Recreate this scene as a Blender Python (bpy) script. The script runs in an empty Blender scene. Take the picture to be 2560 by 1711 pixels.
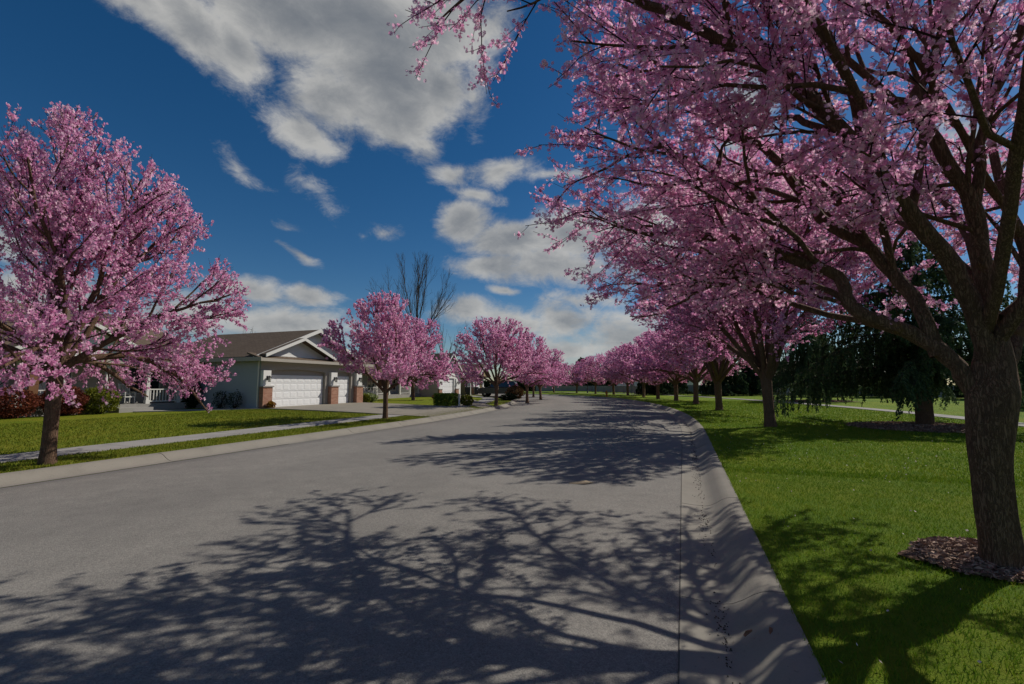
import bpy, math, random
import numpy as np
from mathutils import Matrix, Vector

R = math.radians
PI = math.pi
scene = bpy.context.scene
col = scene.collection

# ------------------------------------------------------------------ camera
CAM_H = 1.65
cam_d = bpy.data.cameras.new('camera')
cam = bpy.data.objects.new('camera', cam_d)
col.objects.link(cam)
cam_d.sensor_width = 36.0
cam_d.lens = 36.0 * 1150 / 2560
cam_d.clip_start = 0.05
cam_d.clip_end = 3000
cam.location = (0, 0, CAM_H)
cam.rotation_euler = (PI / 2 + math.atan(105 / 1150), 0, 0)
scene.camera = cam

# ------------------------------------------------------------------ light
SUN_AZ = R(61)          # clockwise from +Y
SUN_EL = R(41)
sun_d = bpy.data.lights.new('sun', 'SUN')
sun_d.energy = 5.0
sun_d.angle = R(0.45)
sun_d.color = (1.0, 0.93, 0.83)
sun = bpy.data.objects.new('sun', sun_d)
col.objects.link(sun)
sdir = Vector((math.sin(SUN_AZ) * math.cos(SUN_EL), math.cos(SUN_AZ) * math.cos(SUN_EL), math.sin(SUN_EL)))
sun.rotation_euler = (-sdir).to_track_quat('-Z', 'Y').to_euler()
sun.location = sdir * 60

scene.view_settings.view_transform = 'Standard'
scene.view_settings.look = 'None'
scene.view_settings.exposure = -0.3
scene.view_settings.gamma = 1.0
scene.view_settings.use_curve_mapping = False
scene.cycles.max_bounces = 6
scene.cycles.diffuse_bounces = 3
scene.cycles.transmission_bounces = 4
scene.cycles.transparent_max_bounces = 8
scene.cycles.use_denoising = True

# ------------------------------------------------------------------ node helpers
class NT:
    def __init__(self, tree):
        self.t = tree
        self.n = tree.nodes
        self.l = tree.links
    def new(self, typ, **kw):
        nd = self.n.new(typ)
        for k, v in kw.items():
            setattr(nd, k, v)
        return nd
    def put(self, sock, v):
        if isinstance(v, bpy.types.NodeSocket):
            self.l.new(v, sock)
        elif v is not None:
            if sock.type == 'RGBA' and len(v) == 3:
                v = (*v, 1)
            sock.default_value = v
    def math(self, op, a, b=None, c=None, clamp=False):
        nd = self.new('ShaderNodeMath', operation=op, use_clamp=clamp)
        for i, v in enumerate((a, b, c)):
            if v is not None:
                self.put(nd.inputs[i], v)
        return nd.outputs[0]
    def vmath(self, op, a, b=None):
        nd = self.new('ShaderNodeVectorMath', operation=op)
        self.put(nd.inputs[0], a)
        if b is not None:
            self.put(nd.inputs[1], b)
        return nd.outputs[0]
    def mix(self, f, a, b, typ='MIX'):
        nd = self.new('ShaderNodeMix', data_type='RGBA', blend_type=typ)
        self.put(nd.inputs[0], f)
        self.put(nd.inputs[6], a)
        self.put(nd.inputs[7], b)
        return nd.outputs[2]
    def noise(self, vec, scale, detail=3, rough=0.55, dist=0.0):
        nd = self.new('ShaderNodeTexNoise')
        if vec is not None:
            self.put(nd.inputs['Vector'], vec)
        nd.inputs['Scale'].default_value = scale
        nd.inputs['Detail'].default_value = detail
        nd.inputs['Roughness'].default_value = rough
        nd.inputs['Distortion'].default_value = dist
        return nd.outputs[0]
    def smooth(self, v, a, b, o0=0.0, o1=1.0):
        nd = self.new('ShaderNodeMapRange', interpolation_type='SMOOTHSTEP')
        self.put(nd.inputs[0], v)
        for i, x in enumerate((a, b, o0, o1)):
            self.put(nd.inputs[i + 1], x)
        return nd.outputs[0]
    def ramp(self, v, stops):
        nd = self.new('ShaderNodeValToRGB')
        self.put(nd.inputs[0], v)
        el = nd.color_ramp.elements
        while len(el) < len(stops):
            el.new(0.5)
        for e, (p, c) in zip(el, stops):
            e.position = p
            e.color = (*c, 1)
        return nd.outputs[0]
    def scaled(self, vec, s):
        nd = self.new('ShaderNodeMapping')
        self.put(nd.inputs[0], vec)
        nd.inputs['Scale'].default_value = s
        return nd.outputs[0]

# ------------------------------------------------------------------ world: clear sky with cumulus
world = bpy.data.worlds.new('World')
scene.world = world
world.use_nodes = True
world.cycles.sampling_method = 'MANUAL'
world.cycles.sample_map_resolution = 512
w = NT(world.node_tree)
w.n.clear()
sky = w.new('ShaderNodeTexSky', sky_type='NISHITA')
sky.sun_disc = False
sky.sun_elevation = SUN_EL
sky.sun_rotation = SUN_AZ
sky.altitude = 900
sky.air_density = 1.0
sky.dust_density = 0.3
sky.ozone_density = 3.0
tc = w.new('ShaderNodeTexCoord')
dirv = tc.outputs['Generated']
sep = w.new('ShaderNodeSeparateXYZ')
w.put(sep.inputs[0], dirv)
az = w.math('ARCTAN2', sep.outputs[0], sep.outputs[1])
el = w.math('ARCSINE', sep.outputs[2])
comb = w.new('ShaderNodeCombineXYZ')
w.put(comb.inputs[0], az)
w.put(comb.inputs[1], el)
ae = comb.outputs[0]
# warp the layout a little so the masses get ragged outlines
warp = w.new('ShaderNodeTexNoise')
w.put(warp.inputs['Vector'], dirv)
warp.inputs['Scale'].default_value = 5.0
warp.inputs['Detail'].default_value = 4
wv = w.vmath('SUBTRACT', warp.outputs[1], (0.5, 0.5, 0.5))
wv = w.vmath('MULTIPLY', wv, (0.12, 0.09, 0.0))
aew = w.vmath('ADD', ae, wv)
# cumulus masses: azimuth, elevation, half-widths (degrees), tilt
CLOUDS = [
    (-41.7, 33.8, 5.6, 2.2, -15, 1.20),
    (-37.4, 34.2, 8.5, 3.6, -25, 1.60),
    (-33.0, 33.4, 6.1, 3.8, -35, 1.50),
    (-28.5, 37.3, 13.4, 4.5, 0, 1.80),
    (-19.5, 38.2, 15.3, 6.0, 0, 1.80),
    (-15.5, 34.3, 12.8, 5.7, 0, 1.80),
    (-21.5, 31.1, 8.5, 4.4, 10, 1.40),
    (-24.5, 27.3, 5.4, 2.8, -15, 1.30),
    (-13.4, 31.5, 9.9, 4.1, 15, 1.50),
    (-8.4, 34.6, 5.8, 4.4, 0, 1.40),
    (-10.0, 39.5, 9.0, 4.8, 0, 1.60),
    (-3.7, 39.8, 4.0, 3.5, 0, 0.80),
    (-4.2, 34.1, 2.6, 5.4, 0, 0.80),
    (-1.0, 25.1, 7.1, 1.8, 8, 1.10),
    (-8.7, 24.4, 3.3, 1.6, 0, 1.00),
    (-12.3, 27.8, 3.1, 2.2, -40, 0.80),
    (-5.1, 22.4, 4.5, 0.9, -8, 0.80),
    (7.2, 24.7, 5.7, 1.0, 0, 0.80),
    (-6.1, 19.1, 4.4, 3.2, 0, 1.50),
    (-0.5, 17.3, 6.4, 2.8, 0, 1.40),
    (7.6, 18.1, 6.9, 3.4, 0, 1.40),
    (-3.0, 14.1, 5.7, 2.1, 0, 1.10),
    (5.6, 14.3, 8.8, 2.5, 0, 1.20),
    (-0.6, 11.5, 2.7, 0.6, 0, 0.90),
    (-5.5, 8.7, 5.6, 1.9, 0, 1.10),
    (1.0, 8.0, 6.9, 2.2, 0, 1.10),
    (7.0, 8.4, 6.2, 3.2, 0, 1.10),
    (10.0, 11.0, 5.5, 1.4, 0, 0.90),
    (7.5, 4.5, 6.7, 2.2, 0, 1.00),
    (13.8, 5.8, 7.7, 4.4, 0, 1.10),
    (16.9, 17.0, 7.6, 5.9, 0, 1.00),
    (0.5, 4.5, 5.0, 1.3, 0, 0.80),
    (-31.0, 10.5, 4.6, 2.1, -5, 1.30),
    (-24.6, 10.4, 4.4, 1.4, 0, 1.20),
    (-27.0, 7.1, 10.5, 2.8, 0, 1.20),
    (-35.1, 7.4, 6.3, 3.2, 0, 1.20),
    (-26.0, 14.5, 3.1, 0.7, -24, 0.60),
    (-31.8, 22.6, 2.1, 0.7, -32, 0.30),
    (-24.3, 22.1, 2.7, 1.1, -38, 0.24),
    (-15.9, 17.6, 2.5, 1.1, 0, 0.50),
    (-27.4, 17.5, 1.4, 0.4, 0, 0.30),
    (-18.5, 16.9, 1.0, 0.5, 0, 0.35),
    (-48.1, 12.1, 3.7, 2.6, 0, 0.90),
    (-45.6, 7.7, 5.9, 3.2, 0, 1.20),
    (27.9, 28.0, 5.1, 6.3, 0, 1.00),
    (24.2, 21.4, 5.9, 4.4, 0, 1.00),
    (35.4, 13.0, 8.5, 2.6, 0, 0.90),
    (46.8, 20.7, 2.1, 5.8, 20, 0.70),
    (65.8, 28.4, 12.4, 7.6, 5, 0.90),
    (81.4, 5.6, 18.0, 5.6, -10, 0.90),
    (114.6, 25.2, 18.0, 6.9, 5, 0.90),
    (119.4, 32.3, 18.4, 7.1, 9, 0.90),
    (146.1, 7.8, 17.1, 7.5, -7, 0.90),
    (154.2, 42.2, 13.7, 8.3, 15, 0.90),
    (-176.6, 44.6, 12.7, 8.8, -2, 0.90),
    (-154.7, 42.8, 9.2, 4.8, -11, 0.90),
    (-135.9, 23.8, 15.5, 5.8, 0, 0.90),
    (-126.8, 20.1, 15.0, 7.5, 16, 0.90),
    (-103.8, 44.9, 18.3, 9.9, 6, 0.90),
    (-93.7, 42.0, 19.6, 9.4, 2, 0.90),
]
acc = None
for (a, e, ra, re, rot, st) in CLOUDS:
    mp = w.new('ShaderNodeMapping', vector_type='TEXTURE')
    w.put(mp.inputs[0], aew)
    mp.inputs['Location'].default_value = (R(a), R(e), 0)
    mp.inputs['Rotation'].default_value = (0, 0, R(rot))
    mp.inputs['Scale'].default_value = (R(ra), R(re), 1)
    ln = w.new('ShaderNodeVectorMath', operation='LENGTH')
    w.put(ln.inputs[0], mp.outputs[0])
    v = w.math('MULTIPLY_ADD', ln.outputs['Value'], -st, st)
    acc = v if acc is None else w.math('SMOOTH_MAX', acc, v, 0.25)
cdir = w.scaled(dirv, (1, 1, 1.7))
n1 = w.noise(cdir, 4.5, 10, 0.66, 0.3)
n2 = w.noise(cdir, 15.0, 9, 0.74, 0.5)
dens = w.math('MULTIPLY_ADD', w.math('SUBTRACT', n1, 0.5), 1.6, acc)
dens = w.math('MULTIPLY_ADD', w.math('SUBTRACT', n2, 0.5), 1.35, dens)
alpha = w.smooth(dens, -0.08, 0.82)
# self shading: density difference towards the sun
off = w.vmath('ADD', cdir, tuple(sdir * 0.07))
n3 = w.noise(off, 4.5, 6, 0.55, 0.3)
lit = w.math('MULTIPLY_ADD', w.math('SUBTRACT', n1, n3), 4.0, 0.6, clamp=True)
core = w.smooth(dens, 0.55, 1.6)
shade = w.math('MULTIPLY', w.math('MULTIPLY_ADD', core, -0.55, 1.0), w.math('MULTIPLY_ADD', lit, 0.55, 0.45))
ccol = w.mix(shade, (2.1, 2.55, 3.2), (10.4, 10.3, 9.9))
hs = w.new('ShaderNodeHueSaturation')
hs.inputs['Saturation'].default_value = 1.33
hs.inputs['Value'].default_value = 1.2
w.put(hs.inputs['Color'], sky.outputs[0])
skyc = hs.outputs[0]
final = w.mix(w.math('MULTIPLY', alpha, 0.93), skyc, ccol)
bg = w.new('ShaderNodeBackground')
bg.inputs[1].default_value = 0.06
w.put(bg.inputs[0], final)
out = w.new('ShaderNodeOutputWorld')
w.put(out.inputs[0], bg.outputs[0])

# ------------------------------------------------------------------ materials
MATS = {}
def mat(name, build, rough=0.8, spec=0.3):
    m = bpy.data.materials.new(name)
    m.use_nodes = True
    t = NT(m.node_tree)
    t.n.clear()
    b = t.new('ShaderNodeBsdfPrincipled')
    b.inputs['Roughness'].default_value = rough
    b.inputs['Specular IOR Level'].default_value = spec
    o = t.new('ShaderNodeOutputMaterial')
    t.put(o.inputs[0], b.outputs[0])
    g = t.new('ShaderNodeNewGeometry')
    tc = t.new('ShaderNodeTexCoord')
    build(t, b, g.outputs['Position'], tc.outputs['Object'], o)
    MATS[name] = m
    return m

def bump(t, b, h, strength, dist=0.01):
    bn = t.new('ShaderNodeBump')
    bn.inputs['Strength'].default_value = strength
    bn.inputs['Distance'].default_value = dist
    t.put(bn.inputs['Height'], h)
    t.put(b.inputs['Normal'], bn.outputs[0])

def plain(name, c, rough=0.6, spec=0.3, var=0.12, scale=6, metallic=0):
    def f(t, b, P, O, o):
        n = t.noise(P, scale, 4)
        k = t.math('MULTIPLY_ADD', n, 2 * var, 1 - var)
        nd = t.new('ShaderNodeVectorMath', operation='SCALE')
        nd.inputs[0].default_value = c
        t.put(nd.inputs['Scale'], k)
        t.put(b.inputs['Base Color'], nd.outputs[0])
        b.inputs['Metallic'].default_value = metallic
    return mat(name, f, rough, spec)

def m_asphalt(t, b, P, O, o):
    big = t.noise(P, 0.22, 4, 0.6)
    mid = t.noise(P, 3.5, 4, 0.6)
    fine = t.noise(P, 130, 3, 0.7)
    vor = t.new('ShaderNodeTexVoronoi')
    t.put(vor.inputs['Vector'], P)
    vor.inputs['Scale'].default_value = 75
    grain = t.math('MULTIPLY_ADD', vor.outputs['Distance'], -0.9, 0.75)
    spk = t.smooth(t.noise(P, 48, 2, 0.5), 0.66, 0.75)
    k = t.math('ADD', t.math('MULTIPLY', big, 0.45), t.math('MULTIPLY', mid, 0.25))
    k = t.math('ADD', k, t.math('MULTIPLY', t.math('SUBTRACT', fine, 0.5), 1.1))
    k = t.math('ADD', k, t.math('MULTIPLY', t.math('SUBTRACT', grain, 0.4), 0.25))
    c = t.ramp(k, [(0.0, (0.085, 0.082, 0.078)), (0.35, (0.235, 0.222, 0.198)), (0.75, (0.345, 0.326, 0.29))])
    c = t.mix(t.math('MULTIPLY', spk, 0.45), c, (0.42, 0.41, 0.39))
    g2 = t.noise(P, 30, 3, 0.7)
    c = t.mix(t.smooth(g2, 0.35, 0.7, 0.0, 0.42), c, (0.10, 0.097, 0.09))
    st = t.smooth(t.noise(P, 0.9, 5, 0.65, 0.6), 0.62, 0.8)
    c = t.mix(t.math('MULTIPLY', st, 0.3), c, (0.10, 0.097, 0.092))
    # grime worn into the surface: dark silt band along the left gutter, faint wheel lanes
    uvn = t.new('ShaderNodeTexCoord')
    su = t.new('ShaderNodeSeparateXYZ')
    t.put(su.inputs[0], uvn.outputs['UV'])
    wob = t.math('MULTIPLY_ADD', t.noise(P, 0.8, 4, 0.6), 0.5, su.outputs[0])
    band = t.smooth(wob, -9.25, -9.85)
    c = t.mix(t.math('MULTIPLY', band, 0.5), c, (0.10, 0.097, 0.092))
    lane = t.math('ABSOLUTE', t.math('SINE', t.math('MULTIPLY', wob, 1.25)))
    c = t.mix(t.math('MULTIPLY', t.smooth(lane, 0.5, 1.0), 0.12), c, (0.11, 0.105, 0.10))
    t.put(b.inputs['Base Color'], c)
    h = t.math('ADD', t.math('MULTIPLY', fine, 0.7), grain)
    bump(t, b, h, 0.55, 0.004)
mat('asphalt', m_asphalt, 0.92, 0.2)

def m_concrete(base):
    def f(t, b, P, O, o):
        big = t.noise(P, 1.1, 5, 0.65)
        fine = t.noise(P, 70, 4, 0.65)
        k = t.math('ADD', t.math('MULTIPLY', big, 0.7), t.math('MULTIPLY', fine, 0.35))
        d = tuple(x * 0.62 for x in base)
        l = tuple(min(1, x * 1.2) for x in base)
        c = t.ramp(k, [(0.25, d), (0.5, base), (0.8, l)])
        pit = t.smooth(t.noise(P, 34, 3, 0.6), 0.63, 0.72)
        c = t.mix(t.math('MULTIPLY', pit, 0.4), c, tuple(x * 0.4 for x in base))
        t.put(b.inputs['Base Color'], c)
        bump(t, b, fine, 0.35, 0.004)
    return f
mat('concrete_kerb', m_concrete((0.225, 0.21, 0.178)), 0.88, 0.2)
mat('concrete_walk', m_concrete((0.28, 0.268, 0.248)), 0.88, 0.2)
mat('concrete_drive', m_concrete((0.235, 0.212, 0.172)), 0.88, 0.2)
plain('joint', (0.09, 0.085, 0.075), 0.95, 0.1)

def m_grass(t, b, P, O, o, stops=((0.3, (0.05, 0.11, 0.007)), (0.5, (0.11, 0.19, 0.010)), (0.66, (0.19, 0.235, 0.015)), (0.85, (0.28, 0.24, 0.035)))):
    big = t.noise(P, 0.33, 4, 0.6)
    mid = t.noise(P, 2.6, 5, 0.65)
    fine = t.noise(P, 55, 4, 0.75)
    k = t.math('ADD', t.math('MULTIPLY', big, 0.5), t.math('MULTIPLY', mid, 0.35))
    k = t.math('ADD', k, t.math('MULTIPLY', fine, 0.25))
    c = t.ramp(k, stops)
    t.put(b.inputs['Base Color'], c)
    bump(t, b, fine, 0.9, 0.05)
mat('grass_ground', m_grass, 0.9, 0.1)

def m_blade(t, b, P, O, o, stops=((0.25, (0.05, 0.125, 0.007)), (0.48, (0.12, 0.225, 0.011)), (0.66, (0.21, 0.275, 0.016)), (0.9, (0.34, 0.28, 0.04)))):
    g = t.new('ShaderNodeNewGeometry')
    rnd = g.outputs['Random Per Island']
    big = t.noise(P, 0.5, 4, 0.6)
    mid = t.noise(P, 3.0, 4, 0.6)
    k = t.math('ADD', t.math('MULTIPLY', rnd, 0.35), t.math('ADD', t.math('MULTIPLY', big, 0.4), t.math('MULTIPLY', mid, 0.3)))
    c = t.ramp(k, stops)
    t.put(b.inputs['Base Color'], c)
    tr = t.new('ShaderNodeBsdfTranslucent')
    t.put(tr.inputs[0], c)
    ms = t.new('ShaderNodeMixShader')
    ms.inputs[0].default_value = 0.3
    t.put(ms.inputs[1], b.outputs[0])
    t.put(ms.inputs[2], tr.outputs[0])
    t.put(o.inputs[0], ms.outputs[0])
mat('grass_blade', m_blade, 0.7, 0.2)
DRY = ((0.25, (0.06, 0.10, 0.007)), (0.48, (0.13, 0.175, 0.010)), (0.66, (0.20, 0.20, 0.016)), (0.9, (0.30, 0.22, 0.04)))
mat('grass_blade_dry', lambda t, b, P, O, o: m_blade(t, b, P, O, o, DRY), 0.7, 0.2)
mat('grass_ground_dry', lambda t, b, P, O, o: m_grass(t, b, P, O, o, DRY), 0.9, 0.1)

def leafmat(name, stops, trans=0.35, rough=0.65, spec=0.2, nscale=0.9, tree_var=0.0):
    def f(t, b, P, O, o):
        g = t.new('ShaderNodeNewGeometry')
        rnd = g.outputs['Random Per Island']
        big = t.noise(P, nscale, 3, 0.6)
        k = t.math('ADD', t.math('MULTIPLY', rnd, 0.65), t.math('MULTIPLY', big, 0.45))
        if tree_var:
            oi = t.new('ShaderNodeObjectInfo')
            k = t.math('ADD', k, t.math('MULTIPLY', t.math('SUBTRACT', oi.outputs['Random'], 0.5), tree_var))
        c = t.ramp(k, stops)
        t.put(b.inputs['Base Color'], c)
        tr = t.new('ShaderNodeBsdfTranslucent')
        t.put(tr.inputs[0], c)
        ms = t.new('ShaderNodeMixShader')
        ms.inputs[0].default_value = trans
        t.put(ms.inputs[1], b.outputs[0])
        t.put(ms.inputs[2], tr.outputs[0])
        t.put(o.inputs[0], ms.outputs[0])
    return mat(name, f, rough, spec)
leafmat('blossom', [(0.05, (0.48, 0.12, 0.31)), (0.3, (0.70, 0.26, 0.51)), (0.58, (0.84, 0.42, 0.65)), (0.9, (0.94, 0.71, 0.81))], 0.58, tree_var=0.16)
leafmat('needle', [(0.1, (0.024, 0.045, 0.026)), (0.5, (0.052, 0.095, 0.045)), (0.95, (0.12, 0.17, 0.065))], 0.3)
leafmat('needle_far', [(0.1, (0.02, 0.038, 0.022)), (0.5, (0.042, 0.075, 0.037)), (0.95, (0.09, 0.125, 0.055))], 0.25)
leafmat('leaf_red', [(0.1, (0.045, 0.010, 0.008)), (0.5, (0.12, 0.025, 0.014)), (0.95, (0.24, 0.07, 0.03))], 0.3)
leafmat('leaf_lime', [(0.1, (0.06, 0.08, 0.006)), (0.5, (0.14, 0.16, 0.012)), (0.95, (0.26, 0.26, 0.03))], 0.35)
leafmat('leaf_green', [(0.1, (0.04, 0.085, 0.010)), (0.5, (0.09, 0.17, 0.016)), (0.95, (0.18, 0.26, 0.03))], 0.3)
leafmat('leaf_dark', [(0.1, (0.008, 0.016, 0.007)), (0.5, (0.018, 0.034, 0.012)), (0.95, (0.04, 0.06, 0.02))], 0.2)
leafmat('leaf_pale', [(0.1, (0.10, 0.15, 0.03)), (0.5, (0.25, 0.30, 0.10)), (0.95, (0.55, 0.56, 0.38))], 0.3)
leafmat('leaf_orange', [(0.1, (0.12, 0.05, 0.008)), (0.5, (0.30, 0.13, 0.012)), (0.95, (0.42, 0.26, 0.03))], 0.3)
leafmat('leaf_straw', [(0.1, (0.10, 0.055, 0.02)), (0.5, (0.20, 0.11, 0.04)), (0.95, (0.32, 0.20, 0.09))], 0.3)
leafmat('petal', [(0.1, (0.62, 0.40, 0.46)), (0.9, (0.85, 0.74, 0.74))], 0.3)

def m_bark(dark, light, moss):
    def f(t, b, P, O, o):
        wob = t.noise(O, 3.0, 3, 0.6)
        v = t.vmath('ADD', t.scaled(O, (1, 1, 0.10)), t.scaled(t.math('MULTIPLY', wob, 0.12), (1, 1, 0)))
        n = t.noise(v, 42, 7, 0.72, 0.4)
        rid = t.math('ABSOLUTE', t.math('MULTIPLY_ADD', t.noise(v, 62, 4, 0.6), 2, -1))
        crack = t.smooth(rid, 0.0, 0.16)
        patch = t.smooth(t.noise(O, 5.5, 5, 0.65), 0.45, 0.7)
        c = t.mix(n, dark, light)
        c = t.mix(t.math('MULTIPLY', patch, 0.2), c, tuple(x * 1.25 for x in light))
        c = t.mix(t.math('MULTIPLY_ADD', crack, -0.4, 0.4), c, tuple(x * 0.3 for x in dark))
        ms = t.smooth(t.noise(O, 4.2, 4, 0.6), 0.62, 0.74)
        c = t.mix(t.math('MULTIPLY', ms, 0.5), c, moss)
        t.put(b.inputs['Base Color'], c)
        bump(t, b, t.math('ADD', n, t.math('MULTIPLY', crack, 0.7)), 0.9, 0.025)
    return f
mat('bark', m_bark((0.10, 0.058, 0.038), (0.31, 0.20, 0.132), (0.26, 0.155, 0.03)), 0.9, 0.15)
plain('twig', (0.035, 0.02, 0.018), 0.85, 0.15)
plain('bare_twig', (0.075, 0.06, 0.05), 0.85, 0.15)

def m_mulch(t, b, P, O, o):
    v = t.new('ShaderNodeTexVoronoi')
    t.put(v.inputs['Vector'], t.scaled(P, (1, 2.2, 1)))
    v.inputs['Scale'].default_value = 26
    hsv = t.new('ShaderNodeSeparateColor')
    t.put(hsv.inputs[0], v.outputs['Color'])
    c = t.ramp(hsv.outputs[0], [(0, (0.045, 0.024, 0.018)), (0.5, (0.12, 0.07, 0.05)), (1, (0.27, 0.18, 0.135))])
    t.put(b.inputs['Base Color'], c)
    bump(t, b, v.outputs['Distance'], 1.0, 0.05)
mat('mulch', m_mulch, 0.95, 0.1)
leafmat('chip', [(0.1, (0.09, 0.05, 0.036)), (0.5, (0.24, 0.15, 0.11)), (0.95, (0.46, 0.34, 0.26))], 0.0, 0.9)
plain('grit', (0.045, 0.036, 0.028), 0.95, 0.1)

def m_roof(cols):
    def f(t, b, P, O, o):
        br = t.new('ShaderNodeTexBrick')
        br.offset = 0.5
        mp = t.new('ShaderNodeTexCoord')
        t.put(br.inputs['Vector'], mp.outputs['UV'])
        br.inputs['Scale'].default_value = 1.0
        br.inputs['Brick Width'].default_value = 0.33
        br.inputs['Row Height'].default_value = 0.14
        br.inputs['Mortar Size'].default_value = 0.008
        br.inputs['Color1'].default_value = (*cols[0], 1)
        br.inputs['Color2'].default_value = (*cols[1], 1)
        br.inputs['Mortar'].default_value = (*[x * 0.45 for x in cols[0]], 1)
        n = t.noise(P, 0.9, 4, 0.6)
        c = t.mix(t.math('MULTIPLY', n, 0.5), br.outputs[0], tuple(x * 0.7 for x in cols[0]))
        t.put(b.inputs['Base Color'], c)
        bump(t, b, br.outputs['Fac'], -0.5, 0.01)
    return f
mat('roof_brown', m_roof(((0.118, 0.086, 0.062), (0.16, 0.122, 0.09))), 0.92, 0.15)
mat('roof_tan', m_roof(((0.16, 0.115, 0.08), (0.21, 0.155, 0.11))), 0.92, 0.15)
plain('siding_grey', (0.36, 0.385, 0.41), 0.6, 0.3, 0.06, 2)
plain('siding_taupe', (0.33, 0.30, 0.26), 0.6, 0.3, 0.06, 2)
plain('siding_white', (0.66, 0.66, 0.63), 0.55, 0.3, 0.05, 2)
plain('siding_olive', (0.30, 0.235, 0.115), 0.6, 0.3, 0.06, 2)
plain('siding_beige', (0.42, 0.38, 0.32), 0.6, 0.3, 0.06, 2)
plain('trim_white', (0.62, 0.61, 0.57), 0.5, 0.35, 0.05, 4)
plain('door_white', (0.72, 0.73, 0.73), 0.45, 0.4, 0.04, 4)
plain('fascia_tan', (0.36, 0.33, 0.28), 0.5, 0.3, 0.06, 4)
plain('dark_metal', (0.018, 0.018, 0.02), 0.4, 0.5, 0.1, 8)
plain('wood_door', (0.16, 0.075, 0.03), 0.5, 0.4, 0.2, 9)
plain('glass', (0.018, 0.022, 0.028), 0.06, 0.8, 0.2, 1)
plain('lamp_glass', (0.42, 0.42, 0.38), 0.2, 0.5, 0.1, 9)
plain('fence_white', (0.50, 0.51, 0.53), 0.5, 0.35, 0.06, 2)
plain('fence_grey', (0.25, 0.25, 0.255), 0.8, 0.2, 0.15, 2)
plain('car_paint', (0.008, 0.009, 0.016), 0.22, 0.6, 0.1, 3)
plain('tyre', (0.012, 0.012, 0.012), 0.85, 0.2)
plain('rim', (0.35, 0.35, 0.36), 0.3, 0.6, 0.1, 5, 0.8)
plain('lens_clear', (0.5, 0.52, 0.55), 0.12, 0.7)
plain('lens_red', (0.25, 0.01, 0.01), 0.2, 0.6)
plain('hydrant_paint', (0.42, 0.16, 0.012), 0.5, 0.4)
plain('cardboard', (0.29, 0.235, 0.16), 0.9, 0.1, 0.15, 15)
plain('bin_plastic', (0.02, 0.022, 0.025), 0.5, 0.4)

def m_brick(t, b, P, O, o):
    br = t.new('ShaderNodeTexBrick')
    tcn = t.new('ShaderNodeTexCoord')
    t.put(br.inputs['Vector'], tcn.outputs['UV'])
    br.inputs['Scale'].default_value = 1.0
    br.inputs['Brick Width'].default_value = 0.21
    br.inputs['Row Height'].default_value = 0.07
    br.inputs['Mortar Size'].default_value = 0.006
    br.inputs['Color1'].default_value = (0.27, 0.115, 0.07, 1)
    br.inputs['Color2'].default_value = (0.37, 0.19, 0.125, 1)
    br.inputs['Mortar'].default_value = (0.28, 0.24, 0.2, 1)
    t.put(b.inputs['Base Color'], br.outputs[0])
    bump(t, b, br.outputs['Fac'], -0.6, 0.01)
mat('brick', m_brick, 0.85, 0.2)

# ------------------------------------------------------------------ object helpers
def link(o, parent=None):
    col.objects.link(o)
    if parent is not None:
        o.parent = parent
    return o

def tag(o, label=None, cat=None, group=None, kind=None):
    if label: o['label'] = label
    if cat: o['category'] = cat
    if group: o['group'] = group
    if kind: o['kind'] = kind
    return o

def empty(name, loc=(0, 0, 0), rz=0.0, label=None, cat=None, group=None):
    o = bpy.data.objects.new(name, None)
    o.location = loc
    o.rotation_euler = (0, 0, rz)
    o.empty_display_size = 0.2
    link(o)
    return tag(o, label, cat, group)

def mesh_np(name, verts, faces, mat_name, smooth=False):
    """verts (N,3), faces list of int arrays (each (M,k))"""
    me = bpy.data.meshes.new(name)
    if not isinstance(faces, (list, tuple)):
        faces = [faces]
    faces = [np.asarray(f, dtype=np.int32) for f in faces if len(f)]
    verts = np.asarray(verts, dtype=np.float32)
    me.vertices.add(len(verts))
    me.vertices.foreach_set('co', verts.ravel())
    nl = sum(f.size for f in faces)
    npoly = sum(f.shape[0] for f in faces)
    me.loops.add(nl)
    me.loops.foreach_set('vertex_index', np.concatenate([f.ravel() for f in faces]))
    me.polygons.add(npoly)
    tot = np.concatenate([np.full(f.shape[0], f.shape[1], dtype=np.int32) for f in faces])
    st = np.concatenate([[0], np.cumsum(tot)[:-1]]).astype(np.int32)
    me.polygons.foreach_set('loop_start', st)
    if smooth:
        me.polygons.foreach_set('use_smooth', np.ones(npoly, dtype=bool))
    me.update(calc_edges=True)
    me.validate()
    me.materials.append(MATS[mat_name])
    return me

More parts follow.
